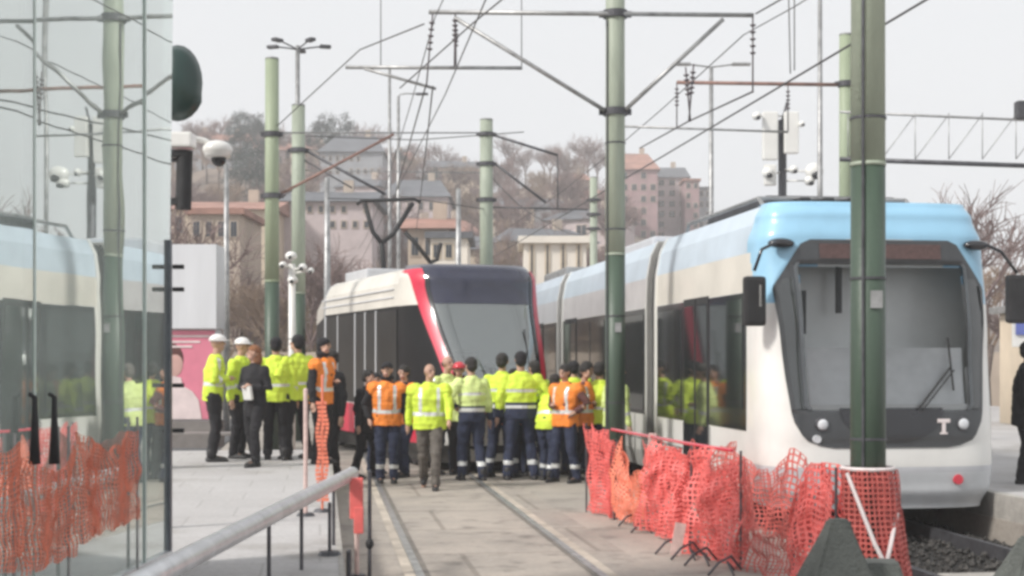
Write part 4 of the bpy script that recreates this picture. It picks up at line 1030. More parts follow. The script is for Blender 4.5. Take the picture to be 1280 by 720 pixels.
# ------------------------------------------------------------------ orange safety net
def net(t, base, htop, m, layers=1, pleat=.05, cell=.055, seed=0, hb=0.0, fr=.36, freq=2.2):
    """woven plastic mesh hung along base (list of world points), height function htop(u) 0..1"""
    rnd = random.Random(seed)
    Ls = [0]
    for a, b in zip(base, base[1:]): Ls.append(Ls[-1] + (b - a).length)
    tot = Ls[-1]
    def at(u):
        s = u * tot
        for i in range(len(base) - 1):
            if s <= Ls[i + 1] + 1e-6:
                return base[i].lerp(base[i + 1], (s - Ls[i]) / (Ls[i + 1] - Ls[i])), (base[i + 1] - base[i]).normalized()
        return base[-1], (base[-1] - base[-2]).normalized()
    for ly in range(layers):
        bm = new(); sd = rnd.uniform(0, 99)
        nu = max(4, int(tot * 1.25 / cell)); hm = max(htop(k / 20) for k in range(21)); nv = max(4, int(hm / (cell * .8)))
        def pt(i, j):
            u = min(1, max(0, i / nu)); v = j / nv
            p, d = at(u); h = hb + (htop(u) - hb) * v
            n = Vector((-d.y, d.x, 0))
            w = noise.noise(Vector((u * tot * freq + sd, v * 1.3, ly * 5))) * pleat * 2 + math.sin(u * tot * freq * 5 + sd + v * 1.5) * pleat * .5
            sh = noise.noise(Vector((u * tot * 2 + sd, v * 3, 7))) * .06
            w += noise.noise(Vector((u * tot * 7 + sd, v * 5, 3 + ly))) * pleat * .9
            sh += noise.noise(Vector((u * tot * 6 + sd, v * 6, 17))) * .035
            dz = noise.noise(Vector((u * tot * 3, v * 2, sd))) * .10 * v + noise.noise(Vector((u * tot * 8, v * 5, sd))) * .03
            return p + n * (w + ly * .06) + d * sh + Vector((0, 0, h + dz))
        e = fr / 2
        for i in range(nu):
            for j in range(nv):
                if noise.noise(Vector((i * .23 + sd, j * .3, 41))) > .46: continue      # torn cells
                oc = [pt(i, j), pt(i + 1, j), pt(i + 1, j + 1), pt(i, j + 1)]
                cc = sum(oc, Vector()) / 4
                ic = [q.lerp(cc, fr) for q in oc]
                vo = [bm.verts.new(q) for q in oc]; vi = [bm.verts.new(q) for q in ic]
                for k in range(4): bm.faces.new((vo[k], vo[(k + 1) % 4], vi[(k + 1) % 4], vi[k]))
        bmesh.ops.remove_doubles(bm, verts=bm.verts, dist=.0005)
        o = fin(bm, 'net', m, t); md = o.modifiers.new('thick', 'SOLIDIFY'); md.thickness = .006
f0 = empty('safety_fence', gnd(860, 690), 0, 'sagging red-orange plastic net fence strung along the blue tram', 'fence')
off = f0.location.copy()
G = lambda x, y: gnd(x, y) - off
B0, B1, B2, B3, B4, B5, B6 = G(733, 640), G(768, 650), G(806, 665), G(862, 690), G(926, 712), G(990, 733), G(1045, 752)
net(f0, [B0, B1], lambda u: 1.04 - .16 * u, M['net'], 2, .05, seed=1, hb=.02, fr=.30)
net(f0, [B1, B2], lambda u: .92 - .50 * math.sin(min(1, u * 1.3) * PI * .75) + .08 * u, M['netorange'], 2, .06, seed=2, hb=.05)
net(f0, [B2, B3], lambda u: .98 - .07 * math.sin(u * 9) - .10 * math.sin(u * PI), M['net'], 2, .09, seed=3, hb=.03, fr=.34)
net(f0, [B3, B4], lambda u: .96 + .05 * math.sin(u * 11) - .12 * math.sin(u * PI), M['net'], 2, .09, seed=4, hb=-.0, fr=.34)
net(f0, [B4, B5], lambda u: .56 - .16 * math.sin(u * PI) + .38 * max(0, 1 - u * 7) , M['netdark'], 1, .05, seed=5, hb=.0, fr=.24, cell=.06)
net(f0, [B5, B6], lambda u: .60 + .36 * math.sin(min(1, u * 3) * PI / 2) - .25 * max(0, u - .75), M['net'], 2, .07, seed=6, hb=.0, fr=.34)
# folded net lying behind, at the foot of the tram
b7 = [T(4.62, 13.2) - off, T(4.6, 15.5) - off, T(4.6, 17.5) - off]
net(f0, b7, lambda u: .75 + .12 * math.sin(u * 13), M['netdark'], 1, .05, seed=7, fr=.3, cell=.07)
bm = new(); tube(bm, [gnd(768, 650) - off + Vector((0, .4, 1.0)), gnd(860, 690) - off + Vector((.1, .5, .98)), gnd(905, 705) - off + Vector((.15, .5, .97))], .018); fin(bm, 'top_rope', M['redlens'], f0)
for (bp_, h, tl) in ((B0, 1.05, 0), (B1, .9, .03), (B3, 1.0, .02), (B4, 1.02, 0), (B5, .75, .03), (B6, 1.0, 0)):
    bm = new(); tube(bm, [bp_, bp_ + Vector((tl, 0, h))], .011); fin(bm, 'stake', M['dsteel'], f0)
for (x0, y0_, x1, h) in ((803, 662, .06, 1.0),):
    bm = new(); b = G(x0, y0_); q = Matrix.Rotation(R(6), 3, 'Y'); box(bm, b + Vector((.05, -.08, .52)), (.085, .02, 1.02), rot=q, bev=.004); fin(bm, 'slat', M['slat'], f0)
bm = new(); b = G(846, 694); box(bm, b + Vector((0, -.1, .16)), (.1, .02, .3), rot=Matrix.Rotation(R(10), 3, 'Y')); fin(bm, 'slat', M['slat'], f0)
for (x, y) in ((790, 656), (806, 664), (838, 690), (858, 697), (875, 704), (905, 716)):
    b = G(x, y); bm = new(); tube(bm, [b + Vector((.16, .1, .02)), b + Vector((.06, 0, .14)), b + Vector((-.06, -.1, .10)), b + Vector((-.16, -.2, .012))], .012, 6)
    tube(bm, [b + Vector((.10, .1, .012)), b + Vector((.02, -.05, .10)), b + Vector((.05, -.22, .012))], .010, 6); fin(bm, 'wire_foot', M['dsteel'], f0)
f1 = empty('reflected_net', Vector((-2.79 + .035 * 8.2 + .05, 8.2, PZ)), 0, 'orange net added along the glass panels to stand in for the mirrored fence', 'net')  # added net and stakes, standing in for the fence reflected in the glass
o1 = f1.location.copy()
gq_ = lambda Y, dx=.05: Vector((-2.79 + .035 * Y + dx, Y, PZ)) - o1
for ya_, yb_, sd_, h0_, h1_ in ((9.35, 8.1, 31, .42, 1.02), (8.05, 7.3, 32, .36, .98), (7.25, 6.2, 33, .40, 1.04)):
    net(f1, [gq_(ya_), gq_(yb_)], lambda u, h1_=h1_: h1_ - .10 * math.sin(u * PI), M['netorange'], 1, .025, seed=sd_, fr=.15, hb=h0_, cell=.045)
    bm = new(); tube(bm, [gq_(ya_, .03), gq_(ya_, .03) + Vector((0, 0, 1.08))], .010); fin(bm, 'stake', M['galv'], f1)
# net wrapped round the near pole, tied with white tape
w0 = empty('wrapped_net', (p1.location.x, p1.location.y, 0), 0, 'red net wrapped round the foot of the thick near pole and tied with white tape', 'net')
for ly, (rr, m_) in enumerate(((.165, 'net'), (.20, 'netdark'))):
    bm = new(); nu, nv = 34, 24
    def pw(i, j):
        a = 2 * PI * i / nu; v = j / nv; z_ = .98 * v
        r = rr + .10 * (1 - v) ** 1.6 + .018 * math.sin(a * 7 + v * 3) + .02 * noise.noise(Vector((a, v * 4, ly)))
        return Vector((math.cos(a) * r + .06 * (1 - v), math.sin(a) * r, z_))
    for i in range(nu):
        for j in range(nv):
            oc = [pw(i, j), pw(i + 1, j), pw(i + 1, j + 1), pw(i, j + 1)]; cc = sum(oc, Vector()) / 4; ic = [q.lerp(cc, .34) for q in oc]
            vo = [bm.verts.new(q) for q in oc]; vi = [bm.verts.new(q) for q in ic]
            for k in range(4): bm.faces.new((vo[k], vo[(k + 1) % 4], vi[(k + 1) % 4], vi[k]))
    bmesh.ops.remove_doubles(bm, verts=bm.verts, dist=.0005)
    o = fin(bm, 'net', M[m_], w0); md = o.modifiers.new('thick', 'SOLIDIFY'); md.thickness = .006
bm = new(); tube(bm, [(math.cos(a / 16 * 2 * PI) * .19, math.sin(a / 16 * 2 * PI) * .19, .99) for a in range(17)], .016); fin(bm, 'tie_band', M['tape'], w0)
bm = new(); tube(bm, [(-.18, -.10, .96), (-.02, -.29, .45), (.05, -.33, .30)], .016); tube(bm, [(.19, -.10, .66), (.10, -.27, .45), (.05, -.33, .30)], .016); tube(bm, [(.05, -.33, .32), (.05, -.36, .15)], .024); fin(bm, 'tape', M['tape'], w0)

# concrete blocks lying at the foot of the near pole
def block(name, c, sx, sy, h, topk, label, rz=0, m='concrete', skew=0):
    bm = new(); rings = []
    for zz, k in ((0, 1), (h * .5, (1 + topk) / 2 + .04), (h * .93, topk + .03), (h, topk)):
        rings.append([Vector((sx / 2 * k * a + skew * zz, sy / 2 * k * b, zz)) for a, b in ((-1, -1), (1, -1), (1, 1), (-1, 1))])
    bridge(bm, rings)
    bmesh.ops.bevel(bm, geom=bm.edges[:], offset=.015, segments=2, affect='EDGES')
    o = fin(bm, name, M[m]); o.location = c; o.rotation_euler = (0, 0, rz); tag(o, label, 'concrete block'); return o
block('concrete_block', P(1035, 765, 9.6) * 1 + Vector((0, 0, 0)) if False else Vector(((1040 - 640) / F * 9.6, 9.6, 0)), .62, .5, .74, .22, 'grey tapered concrete block left of the net wrapped pole', .2, skew=.06)
block('concrete_block', Vector(((1092 - 640) / F * 9.9, 9.9, 0)), .55, .5, .42, .6, 'low grey concrete block in front of the net wrapped pole', -.2)
block('concrete_block', Vector(((1300 - 640) / F * 9.6, 9.6, 0)), .75, .6, .62, .3, 'grey concrete block in the lower right corner by the ballast', .1)

# ------------------------------------------------------------------ handrail and site posts on the left
hrl = empty('handrail', P(300, 720, 8) * 1, 0, 'thick silver handrail sloping away along the platform edge', 'handrail')
o_ = hrl.location.copy()
a = P(110, 762, 5.6); b = P(440, 592, 12.2); e0 = P(-60, 845, 4.6)
bm = new(); tube(bm, [e0 - o_, a - o_, b - o_], .056, 20); fin(bm, 'rail', M['steel'], hrl, True)
bm = new(); ball(bm, b - o_, .058, seg=16); fin(bm, 'end_cap', M['steel'], hrl, True)
for f_ in (.18, .50, .66, .86):
    q = a.lerp(b, f_); bm = new(); cyl(bm, q - o_, Vector((q.x, q.y, PZ if f_ < 2 else 0)) - o_, .013, n=8); fin(bm, 'baluster', M['dsteel'], hrl)
def spost(x, yb, yt, m, label, r=.02, Y=None, strip_=None, z=PZ):
    Y = Y or F * (EYE - z) / (yb - YH); base = P(x, yb, Y); h = P(x, yt, Y).z - base.z
    base = Vector((base.x, base.y, z)); h = P(x, yt, Y).z - z
    t = empty('site_post', base, 0, label, 'post')
    bm = new(); cyl(bm, (0, 0, 0), (0, 0, h), r, n=10); ball(bm, (0, 0, h), r * 1.1, seg=8); fin(bm, 'rod', M[m], t)
    bm = new(); cyl(bm, (0, 0, 0), (0, 0, .03), .09, .07, 14); fin(bm, 'foot', M['dsteel'], t)
    return t
s1 = spost(382, 645, 488, 'slat', 'thin brown and white post left of the upright orange net strip')
s2 = spost(403, 640, 470, 'netorange', 'slim post carrying a folded strip of orange net', .012)
bm = new()
for k in range(3):
    q = [Vector((-.06 + k * .03, -.02 * k, .0)), Vector((.0 + k * .03, .01, .0))]
    for j in range(24):
        z0 = .10 + j * .04; dx = .012 * math.sin(j * .7 + k)
        box(bm, (-.035 + k * .035 + dx, -.02 + .01 * math.sin(j + k), z0 + .5 * .04), (.035, .012, .032))
fin(bm, 'net_strip', M['netorange'], s2)
s3 = spost(462, 725, 590, 'dsteel', 'thin dark post with a knob at the end of the handrail', .016, z=0, Y=11.6)
bm = new(); ball(bm, (0, 0, s3.children[0].bound_box[1][2] * .35 if False else .32), (.035, .035, .045), seg=10); fin(bm, 'knob', M['rubber'], s3)
s4 = spost(446, 730, 600, 'slat', 'short post with a rag of red net right below the end of the handrail', .02, z=0, Y=11.9)
bm = new(); box(bm, (0, -.03, .66), (.11, .03, .34), bev=.01); box(bm, (.02, -.045, .48), (.08, .02, .22), bev=.01); fin(bm, 'net_rag', M['net'], s4)
s5 = spost(436, 740, 690, 'dsteel', 'small dark peg at the bottom beside the middle track', .02, z=0, Y=11.2)
s6 = spost(412, 690, 630, 'dsteel', 'short dark post under the far half of the handrail', .013, z=PZ, Y=10.7)

# ------------------------------------------------------------------ glass screens on the left
def gx(Y): return -2.79 + .035 * Y
GA = math.atan(.035)
gs = empty('glass_screen', (gx(8.5), 8.5, PZ), 0, 'row of tall mirroring glass panels with black door handles and a dark end post', 'glass screen')
go = gs.location.copy()
edges = [(4.6, 5.9), (5.93, 7.58), (7.62, 9.60), (9.63, 10.15)]
for i, (ya, yb) in enumerate(edges):
    bm = new(); tilt = (0, .004, .0, -.004)[i]; top = 5.4
    yb2 = yb if i < 3 else yb + .22
    th = .012
    qs = [(ya, 0), (yb, 0), (yb2, top - PZ), (ya, top - PZ)]
    front = [bm.verts.new(Vector((gx(y) + (tilt * (y - ya)), y, z + PZ)) - go) for y, z in qs]
    back = [bm.verts.new(v.co + Vector((-th, 0, 0))) for v in front]
    bm.faces.new(front[::-1]); bm.faces.new(back)
    for k in range(4): bm.faces.new((front[k], front[(k + 1) % 4], back[(k + 1) % 4], back[k]))
    bmesh.ops.recalc_face_normals(bm, faces=bm.faces)
    pnl = fin(bm, 'glass_panel', M['shelter'], gs)
    if i < 3:
        bm = new(); box(bm, Vector((gx(yb + .015), yb + .015, (top + PZ) / 2)) - go, (.02, .028, top - PZ)); fin(bm, 'panel_edge', mat('glass_edge', (.55, .66, .62), .3, 0, .1, 4), gs)
bm = new(); box(bm, Vector((gx(10.2) - .01, 10.2, 1.50)) - go, (.062, .06, 2.3), bev=.006); fin(bm, 'end_post', mat('anthracite', (.12, .135, .155), .4, .3, .15, 5), gs)
for z in (1.3, 1.62, 2.3, 2.46): 
    bm = new(); box(bm, Vector((gx(10.2) + .07, 10.2, z)) - go, (.075, .04, .03)); fin(bm, 'hinge', M['rubber'], gs)
for x in (29, 54):
    Yh = 2.79 / (.035 - (x - 640) / F); a = Vector((gx(Yh) + .06, Yh, P(x, 492, Yh).z)) - go; b = Vector((gx(Yh) + .06, Yh, P(x, 580, Yh).z)) - go
    bm = new(); tube(bm, [a + Vector((-.03, 0, 0)), a + Vector((0, 0, -.02)), a + Vector((0, 0, -.12)), b], [.012, .014, .016, .030], 10); fin(bm, 'door_handle', M['rubber'], gs, True)
bm = new(); box(bm, Vector((gx(7.4), 7.4, PZ + .05)) - go, (.06, 5.6, .1), rot=Matrix.Rotation(-GA, 3, 'Z')); fin(bm, 'bottom_rail', M['steel'], gs)

# ------------------------------------------------------------------ things behind the glass edge
Ys = 12.4
sp = empty('signal_post', Vector(((196 - 640) / F * Ys, Ys, PZ)), 0, 'post with a black signal tube, white cap and dark green shell', 'signal')
so = sp.location.copy()
bm = new(); cyl(bm, (0, 0, 0), (0, 0, 5.2), .045, n=16); fin(bm, 'mast', M['galv'], sp, True)
bm = new(); cyl(bm, P(229, 262, Ys) - so, P(231, 188, Ys) - so, .068, n=20); box(bm, P(222, 252, Ys) - so, (.14, .12, .05)); box(bm, P(222, 192, Ys) - so, (.19, .14, .05)); fin(bm, 'signal_tube', M['rubber'], sp)
bm = new(); box(bm, P(228, 176, Ys) - so, (.20, .22, .13), bev=.02); fin(bm, 'cap_box', M['white'], sp)
bm = new(); cyl(bm, P(196, 200, Ys) - so, P(225, 200, Ys) - so, .018, n=8); cyl(bm, P(196, 104, Ys) - so, P(225, 104, Ys) - so, .018, n=8); fin(bm, 'bracket', M['dsteel'], sp)
bm = new(); rg = []
cc = P(222, 104, Ys) - so
for k, (dy, sc) in enumerate(((.10, .2), (.06, .85), (0, 1), (-.08, .8), (-.13, .45), (-.15, .1))):
    rg.append([cc + Vector((math.cos(q / 24 * 2 * PI) * .215 * sc * (1.12 if 18 < q < 23 else 1), dy, math.sin(q / 24 * 2 * PI) * .33 * sc)) for q in range(24)])
bridge(bm, rg); fin(bm, 'green_shell', M['green'], sp, True)
dc = empty('dome_camera', P(272, 190, 13.0), 0, 'white dome camera with a dark lens on a short white arm', 'camera')
do = dc.location.copy()
bm = new(); ball(bm, Vector((0, 0, .02)), (.135, .135, .085), seg=20); cyl(bm, (0, 0, -.05), (0, 0, .03), .115, .13, 20); fin(bm, 'housing', M['white'], dc, True)
bm = new(); ball(bm, (.01, 0, -.06), (.07, .07, .075), seg=16); fin(bm, 'lens_dome', M['black'], dc, True)
bm = new(); tube(bm, [(-.02, 0, .05), (-.12, 0, .10), (-.30, -.1, .13), P(200, 176, 12.4) - do], .028, 10); fin(bm, 'arm', M['white'], dc, True)

cc_ = empty('camera_mast', Vector(((365 - 640) / F * 24.5, 24.5, 0)), 0, 'white mast with a cluster of white cameras before the left green poles', 'camera mast')
co = cc_.location.copy()
bm = new(); cyl(bm, (0, 0, 0), P(365, 330, 24.5) - co, .06, n=14); fin(bm, 'mast', M['white'], cc_, True)
for (x, y, rx) in ((364, 320, .10), (354, 331, .07), (378, 334, .08), (366, 350, .09), (389, 338, .05)):
    bm = new(); q = P(x, y, 24.4) - co; ball(bm, q, (rx, .09, rx * .8), seg=14); cyl(bm, q, q + Vector((0, -.14, -.03)), .05, .04, 12); cyl(bm, q, P(365, y + 4, 24.5) - co, .02, n=8)
    cam_ = fin(bm, 'camera_housing', M['white'], cc_, True); bm = new(); ball(bm, q + Vector((0, -.15, -.035)), .035, seg=10); fin(bm, 'lens', M['black'], cam_, True)

# antenna mast behind the blue tram
Ya = 31
am = empty('antenna_mast', Vector(((978 - 640) / F * Ya, Ya, 0)), 0, 'mast with white antenna panels rising behind the blue tram roof', 'antenna mast')
ao = am.location.copy()
bm = new(); cyl(bm, (0, 0, 0), P(978, 150, Ya) - ao, .09, n=14); cyl(bm, P(978, 150, Ya) - ao, P(984, 128, Ya) - ao, .03, n=8); fin(bm, 'mast', M['dsteel'], am, True)
for (x0, x1, y0_, y1_) in ((953, 972, 140, 200), (980, 998, 140, 192), (955, 970, 206, 232)):
    bm = new(); box(bm, P((x0 + x1) / 2, (y0_ + y1_) / 2, Ya - .2) - ao, ((x1 - x0) / F * Ya, .16, (y1_ - y0_) / F * Ya), bev=.03); fin(bm, 'antenna_panel', M['white'], am)
for (x, y, r) in ((946, 145, .1), (1002, 155, .07), (960, 216, .13), (1018, 214, .2), (1012, 226, .12), (992, 212, .1)):
    bm = new(); q = P(x, y, Ya - .3) - ao; ball(bm, q, (r, .12, r * .9), seg=12); cyl(bm, q, P(978, y, Ya) - ao, .02, n=6); h_ = fin(bm, 'camera_housing', M['white'], am, True)
    bm = new(); ball(bm, q + Vector((.02, -.08, -r * .5)), (r * .5, .08, r * .45), seg=10); fin(bm, 'lens', M['black'], h_, True)

# advertising kiosk, box and bench at the left
Yk = 27
k0 = empty('advert_kiosk', Vector(((240 - 640) / F * Yk, Yk, 0)), 0, 'advert board with a pink poster under a pale grey box', 'advert board')
ko = k0.location.copy()
def kbox(x0, x1, y0_, y1_, dy, th, m, name, par=k0, bev=0):
    bm = new(); a = P(x0, y0_, Yk) - ko; b = P(x1, y1_, Yk) - ko
    box(bm, ((a.x + b.x) / 2, dy, (a.z + b.z) / 2), (abs(b.x - a.x), th, abs(a.z - b.z)), bev=bev); return fin(bm, name, M[m], par)
kbox(150, 272, 306, 411, .3, .8, 'panel', 'grey_box', bev=.01)
kbox(160, 270, 411, 526, .3, .5, 'panel', 'cabinet')
ps = kbox(162, 268, 413, 524, .035, .02, 'poster', 'poster')
kbox(150, 272, 526, 560, .3, .7, 'bench', 'plinth')
bm = new()
ball(bm, P(217, 455, Yk) - ko + Vector((0, .02, 0)), (.17, .008, .24), seg=18); fin(bm, 'portrait_head', M['posterskin'], ps)
bm = new()
def pp(x, y, d): return P(x, y, Yk) - ko + Vector((0, d, 0))
for dy in (.012,):
    out_ = [(206, 524), (206, 498), (209, 488), (214, 480), (215, 470), (226, 472), (228, 482), (240, 489), (248, 500), (252, 524)]
    fa = [bm.verts.new(pp(x, y, dy)) for x, y in out_]; fb = [bm.verts.new(pp(x, y, dy + .02)) for x, y in out_]
    bm.faces.new(fa); bm.faces.new(fb[::-1])
    for k in range(len(fa)): bm.faces.new((fa[k], fb[k], fb[(k + 1) % len(fa)], fa[(k + 1) % len(fa)]))
fin(bm, 'portrait_shoulders', M['posterwhite'], ps)
bm = new(); ball(bm, P(214, 449, Yk) - ko + Vector((0, .022, 0)), (.23, .008, .30), seg=18); fin(bm, 'portrait_hair', M['browncloth'], ps)
for (x0, x1, y) in ((214, 262, 419), (214, 250, 426), (212, 240, 432)): kbox(x0, x1, y, y + 2.5, .018, .01, 'posterwhite', 'caption_bar', ps)
bn = empty('bench', Vector(((245 - 640) / F * 25, 25, 0)), 0, 'low grey bench in front of the pink poster', 'bench'); bo = bn.location.copy()
for k in range(3):
    bm = new(); box(bm, (0, -.15 + k * .16, .52), (1.6, .13, .05), bev=.01); fin(bm, 'seat_slat', M['bench'], bn)
for s in (-1, 1):
    bm = new(); box(bm, (s * .65, 0, .25), (.06, .42, .5)); fin(bm, 'leg', M['dsteel'], bn)

# small things at the right edge
sg = empty('info_sign', Vector(((1284 - 640) / F * 24, 24, .28)), 0, 'blue and white sign at the right edge beyond the tram', 'sign'); sgo = sg.location.copy()
bm = new(); box(bm, P(1284, 400, 24) - sgo, (.5, .06, .9), bev=.01); s_ = fin(bm, 'sign_board', M['white'], sg); bm = new(); box(bm, P(1282, 396, 23.95) - sgo, (.32, .03, .6)); fin(bm, 'blue_field', M['bluesign'], s_)
bm = new(); cyl(bm, (0, 0, 0), P(1284, 420, 24) - sgo, .04, n=10); fin(bm, 'post', M['galv'], sg)
kk = empty('ticket_kiosk', Vector(((1352 - 640) / F * 34, 34, .02)), 0, 'cream ticket hut at the right edge behind the platform', 'kiosk')
bm = new(); box(bm, (0, 0, 1.45), (3.2, 2, 2.9), bev=.02); fin(bm, 'walls', M['wallcream'], kk); bm = new(); box(bm, (0, 0, 2.98), (3.6, 2.4, .16), bev=.02); fin(bm, 'roof', M['galv'], kk)
for x in (-1.1, -.1): 
    bm = new(); box(bm, (x, -1.0, 1.6), (.75, .03, 1.1)); fin(bm, 'window', M['pane'], kk)

# ------------------------------------------------------------------ buildings on the hill
rw_ = random.Random(3)
def building(x0, x1, yt, yb, Y, depth, wall, roof, label, nwx=6, nwy=2, rkind='gable', rh=2.0, rz=0.0, base_extra=6, group='houses on the hillside', win=(.5, .5)):
    a = P(x0, yt, Y); b = P(x1, yb, Y); W = b.x - a.x; H = a.z - b.z
    t = empty('building', Vector(((a.x + b.x) / 2, Y, b.z)), rz, label, 'building', group)
    bm = new(); box(bm, (0, depth / 2, (H - base_extra) / 2), (W, depth, H + base_extra)); fin(bm, 'walls', M[wall], t)
    bm = new(); e = .4
    if rkind == 'flat': box(bm, (0, depth / 2, H + .15), (W + .5, depth + .5, .3))
    else:
        hx = W / 2 + e; inset = (W * .22 if rkind == 'hip' else 0)
        pts = [(-hx, -e, H), (hx, -e, H), (hx, depth + e, H), (-hx, depth + e, H), (-hx + inset, depth / 2, H + rh), (hx - inset, depth / 2, H + rh)]
        v = [bm.verts.new(p) for p in pts]
        for f in ((0, 1, 5, 4), (2, 3, 4, 5), (1, 2, 5), (3, 0, 4), (3, 2, 1, 0)): bm.faces.new([v[i] for i in f])
    r = fin(bm, 'roof', M[roof], t)
    if rkind != 'flat':
        bm = new(); box(bm, (W * .2, depth * .5, H + rh), (.7, .7, 1.6)); fin(bm, 'chimney', M['wallbeige'], r)
    first = None
    ww_ = W / nwx * win[0]; wh = H / nwy * win[1]
    for j in range(nwy):
        for i in range(nwx):
            if first is not None and rw_.random() < .28: continue
            c = Vector((-W / 2 + W * (i + .5) / nwx, -.02, H * (j + .5) / nwy))
            if first is None:
                bm = new(); box(bm, (0, 0, 0), (ww_ + .16, .06, wh + .16)); fr = fin(bm, 'window', M['wallbeige'] if wall != 'wallwhite' else M['wallcream'], t)
                bm = new(); box(bm, (-ww_ * .26, -.035, 0), (ww_ * .44, .03, wh)); box(bm, (ww_ * .26, -.035, 0), (ww_ * .44, .03, wh)); pn = fin(bm, 'pane', M['pane'], fr)
                fr.location = c; first = (fr, pn)
            else:
                f2 = first[0].copy(); COL.objects.link(f2); f2.parent = t; f2.location = c
                p2_ = first[1].copy(); COL.objects.link(p2_); p2_.parent = f2
    return t
building(215, 340, 262, 300, 95, 9, 'wallcream', 'rooftile', 'long cream house with a low roof left of the tall green pole', 7, 1, 'gable', 1.0)
building(338, 465, 252, 290, 100, 9, 'wallpale', 'roofdark', 'long pale house with small dark windows between the left poles', 9, 2, 'gable', 1.2, win=(.35, .4))
building(400, 478, 190, 222, 190, 12, 'wallgrey', 'roofdark', 'grey hall with a slate roof high on the hill behind the pantograph', 9, 2, 'hip', 3.0, win=(.35, .35))
building(478, 560, 246, 292, 150, 12, 'wallpale', 'roofdark', 'pale house block behind the pale pole and the red tram', 6, 2, 'hip', 2.5, win=(.4, .4))
building(215, 262, 175, 205, 230, 10, 'wallgrey', 'rooftile', 'small grey house on the left hilltop beside the glass edge', 4, 2, 'gable', 2)
building(510, 562, 286, 330, 70, 6, 'wallbeige', 'rooftile', 'small beige house just above the red tram roof', 3, 1, 'gable', .8)
building(538, 584, 298, 330, 66, 5, 'wallwhite', 'roofdark', 'low white hut left of the pole behind the red tram', 3, 1, 'flat')
building(655, 733, 304, 352, 62, 5, 'wallwhite', 'wallwhite', 'white panelled shed above the tram roofs, left of the crossarm pole', 4, 1, 'flat', win=(.10, .9))
building(775, 822, 212, 300, 200, 14, 'wallpink', 'rooftile', 'pink apartment block with a pointed roof right of the crossarm pole', 4, 6, 'hip', 3.2)
building(820, 860, 222, 300, 210, 14, 'wallpale', 'roofdark', 'pale narrow apartment block right of the pink one', 3, 6, 'gable', 2.4)
building(856, 874, 226, 300, 205, 12, 'wallpink', 'rooftile', 'slim pink house between the pale block and the grey one', 2, 6, 'flat')
building(872, 890, 236, 300, 215, 12, 'wallgrey', 'roofdark', 'grey house at the right end of the row of apartment blocks', 2, 5, 'flat')
building(735, 778, 250, 300, 190, 12, 'wallpale', 'rooftile', 'pale house half hidden behind the crossarm pole', 3, 4, 'gable', 2)
building(238, 300, 268, 305, 70, 6, 'wallbeige', 'rooftile', 'low beige house right above the grey advert box', 4, 1, 'flat')

hr_ = random.Random(9)
walls_ = ['wallgrey', 'wallbeige', 'wallpale', 'wallcream']
spots_ = []
for k in range(26):
    Y = hr_.choice((118, 128, 140, 152, 165, 178, 222, 232)); px = 225 + (745 - 225) * ((k * 7) % 26 + hr_.random()) / 26
    X = (px - 640) / F * Y; W_ = hr_.uniform(5, 9); h_ = hr_.uniform(3.2, 6.0); z_ = hill(X, Y)
    yt_ = YH - (z_ + h_ - EYE) * F / Y; yb_ = YH - (z_ - EYE) * F / Y
    if any(abs(px - a) < 22 and abs(Y - b) < 12 for a, b in spots_): continue
    spots_.append((px, Y)); wl = hr_.choice(walls_); rf = hr_.choice(('rooftile', 'roofdark', 'roofdark', 'rooftile'))
    bb = building(px - W_ / 2 * F / Y, px + W_ / 2 * F / Y, yt_, yb_, Y, hr_.uniform(5, 8), wl, rf, 'small hazy house among the bare trees on the hillside', hr_.choice((3, 4)), 2 if h_ > 4.4 else 1, hr_.choice(('gable', 'hip')), 1.4, hr_.uniform(-.35, .35), 3, 'small houses among the trees', (.4, .45))
# ------------------------------------------------------------------ trees
def branch_tree(seed, hgt, m_twig, spread=.42):
    rnd = random.Random(seed)
    t = empty('bare_tree', (0, 0, 0), 0, 'leafless brown tree on the hillside', 'tree', 'leafless trees on the hillside')
    tb = new(); cb = new()
    th = hgt * .34
    tube(tb, [(0, 0, -.6), (rnd.uniform(-.1, .1), 0, th * .5), (rnd.uniform(-.2, .2), rnd.uniform(-.2, .2), th)], [hgt * .022, hgt * .018, hgt * .015], 7)
    def grow(p, d, L, r, lev):
        q = p + d * L; mid = p.lerp(q, .5) + Vector((rnd.uniform(-1, 1), rnd.uniform(-1, 1), rnd.uniform(-.5, 1))) * L * .08
        tube(cb, [p, mid, q], [r, r * .8, r * .6], 3 if lev > 1 else 5)
        if lev >= 4: return
        n = (5, 5, 5, 5, 0)[lev]
        for k in range(n):
            a = rnd.uniform(0, 2 * PI); s = rnd.uniform(.45, .95) * (spread + .12 * lev)
            o_ = d.orthogonal().normalized(); o_ = Matrix.Rotation(a, 3, d) @ o_
            nd = (d + o_ * s * 1.6 + Vector((0, 0, .12))).normalized()
            st = p.lerp(q, rnd.uniform(.45, 1)) if lev else q.lerp(p, rnd.uniform(0, .3))
            grow(st, nd, L * rnd.uniform(.55, .8), max(r * .55, .018), lev + 1)
    top = Vector((0, 0, th * .8))
    for k in range(5):
        a = k / 5 * 2 * PI + rnd.uniform(-.4, .4); tilt = rnd.uniform(.25, .75)
        d = Vector((math.cos(a) * tilt, math.sin(a) * tilt, 1)).normalized()
        grow(top + Vector((0, 0, rnd.uniform(0, th * .25))), d, hgt * rnd.uniform(.2, .28), hgt * .010, 1)
    fin(tb, 'trunk', M['bark'], t, True); fin(cb, 'crown', m_twig, t)
    return t
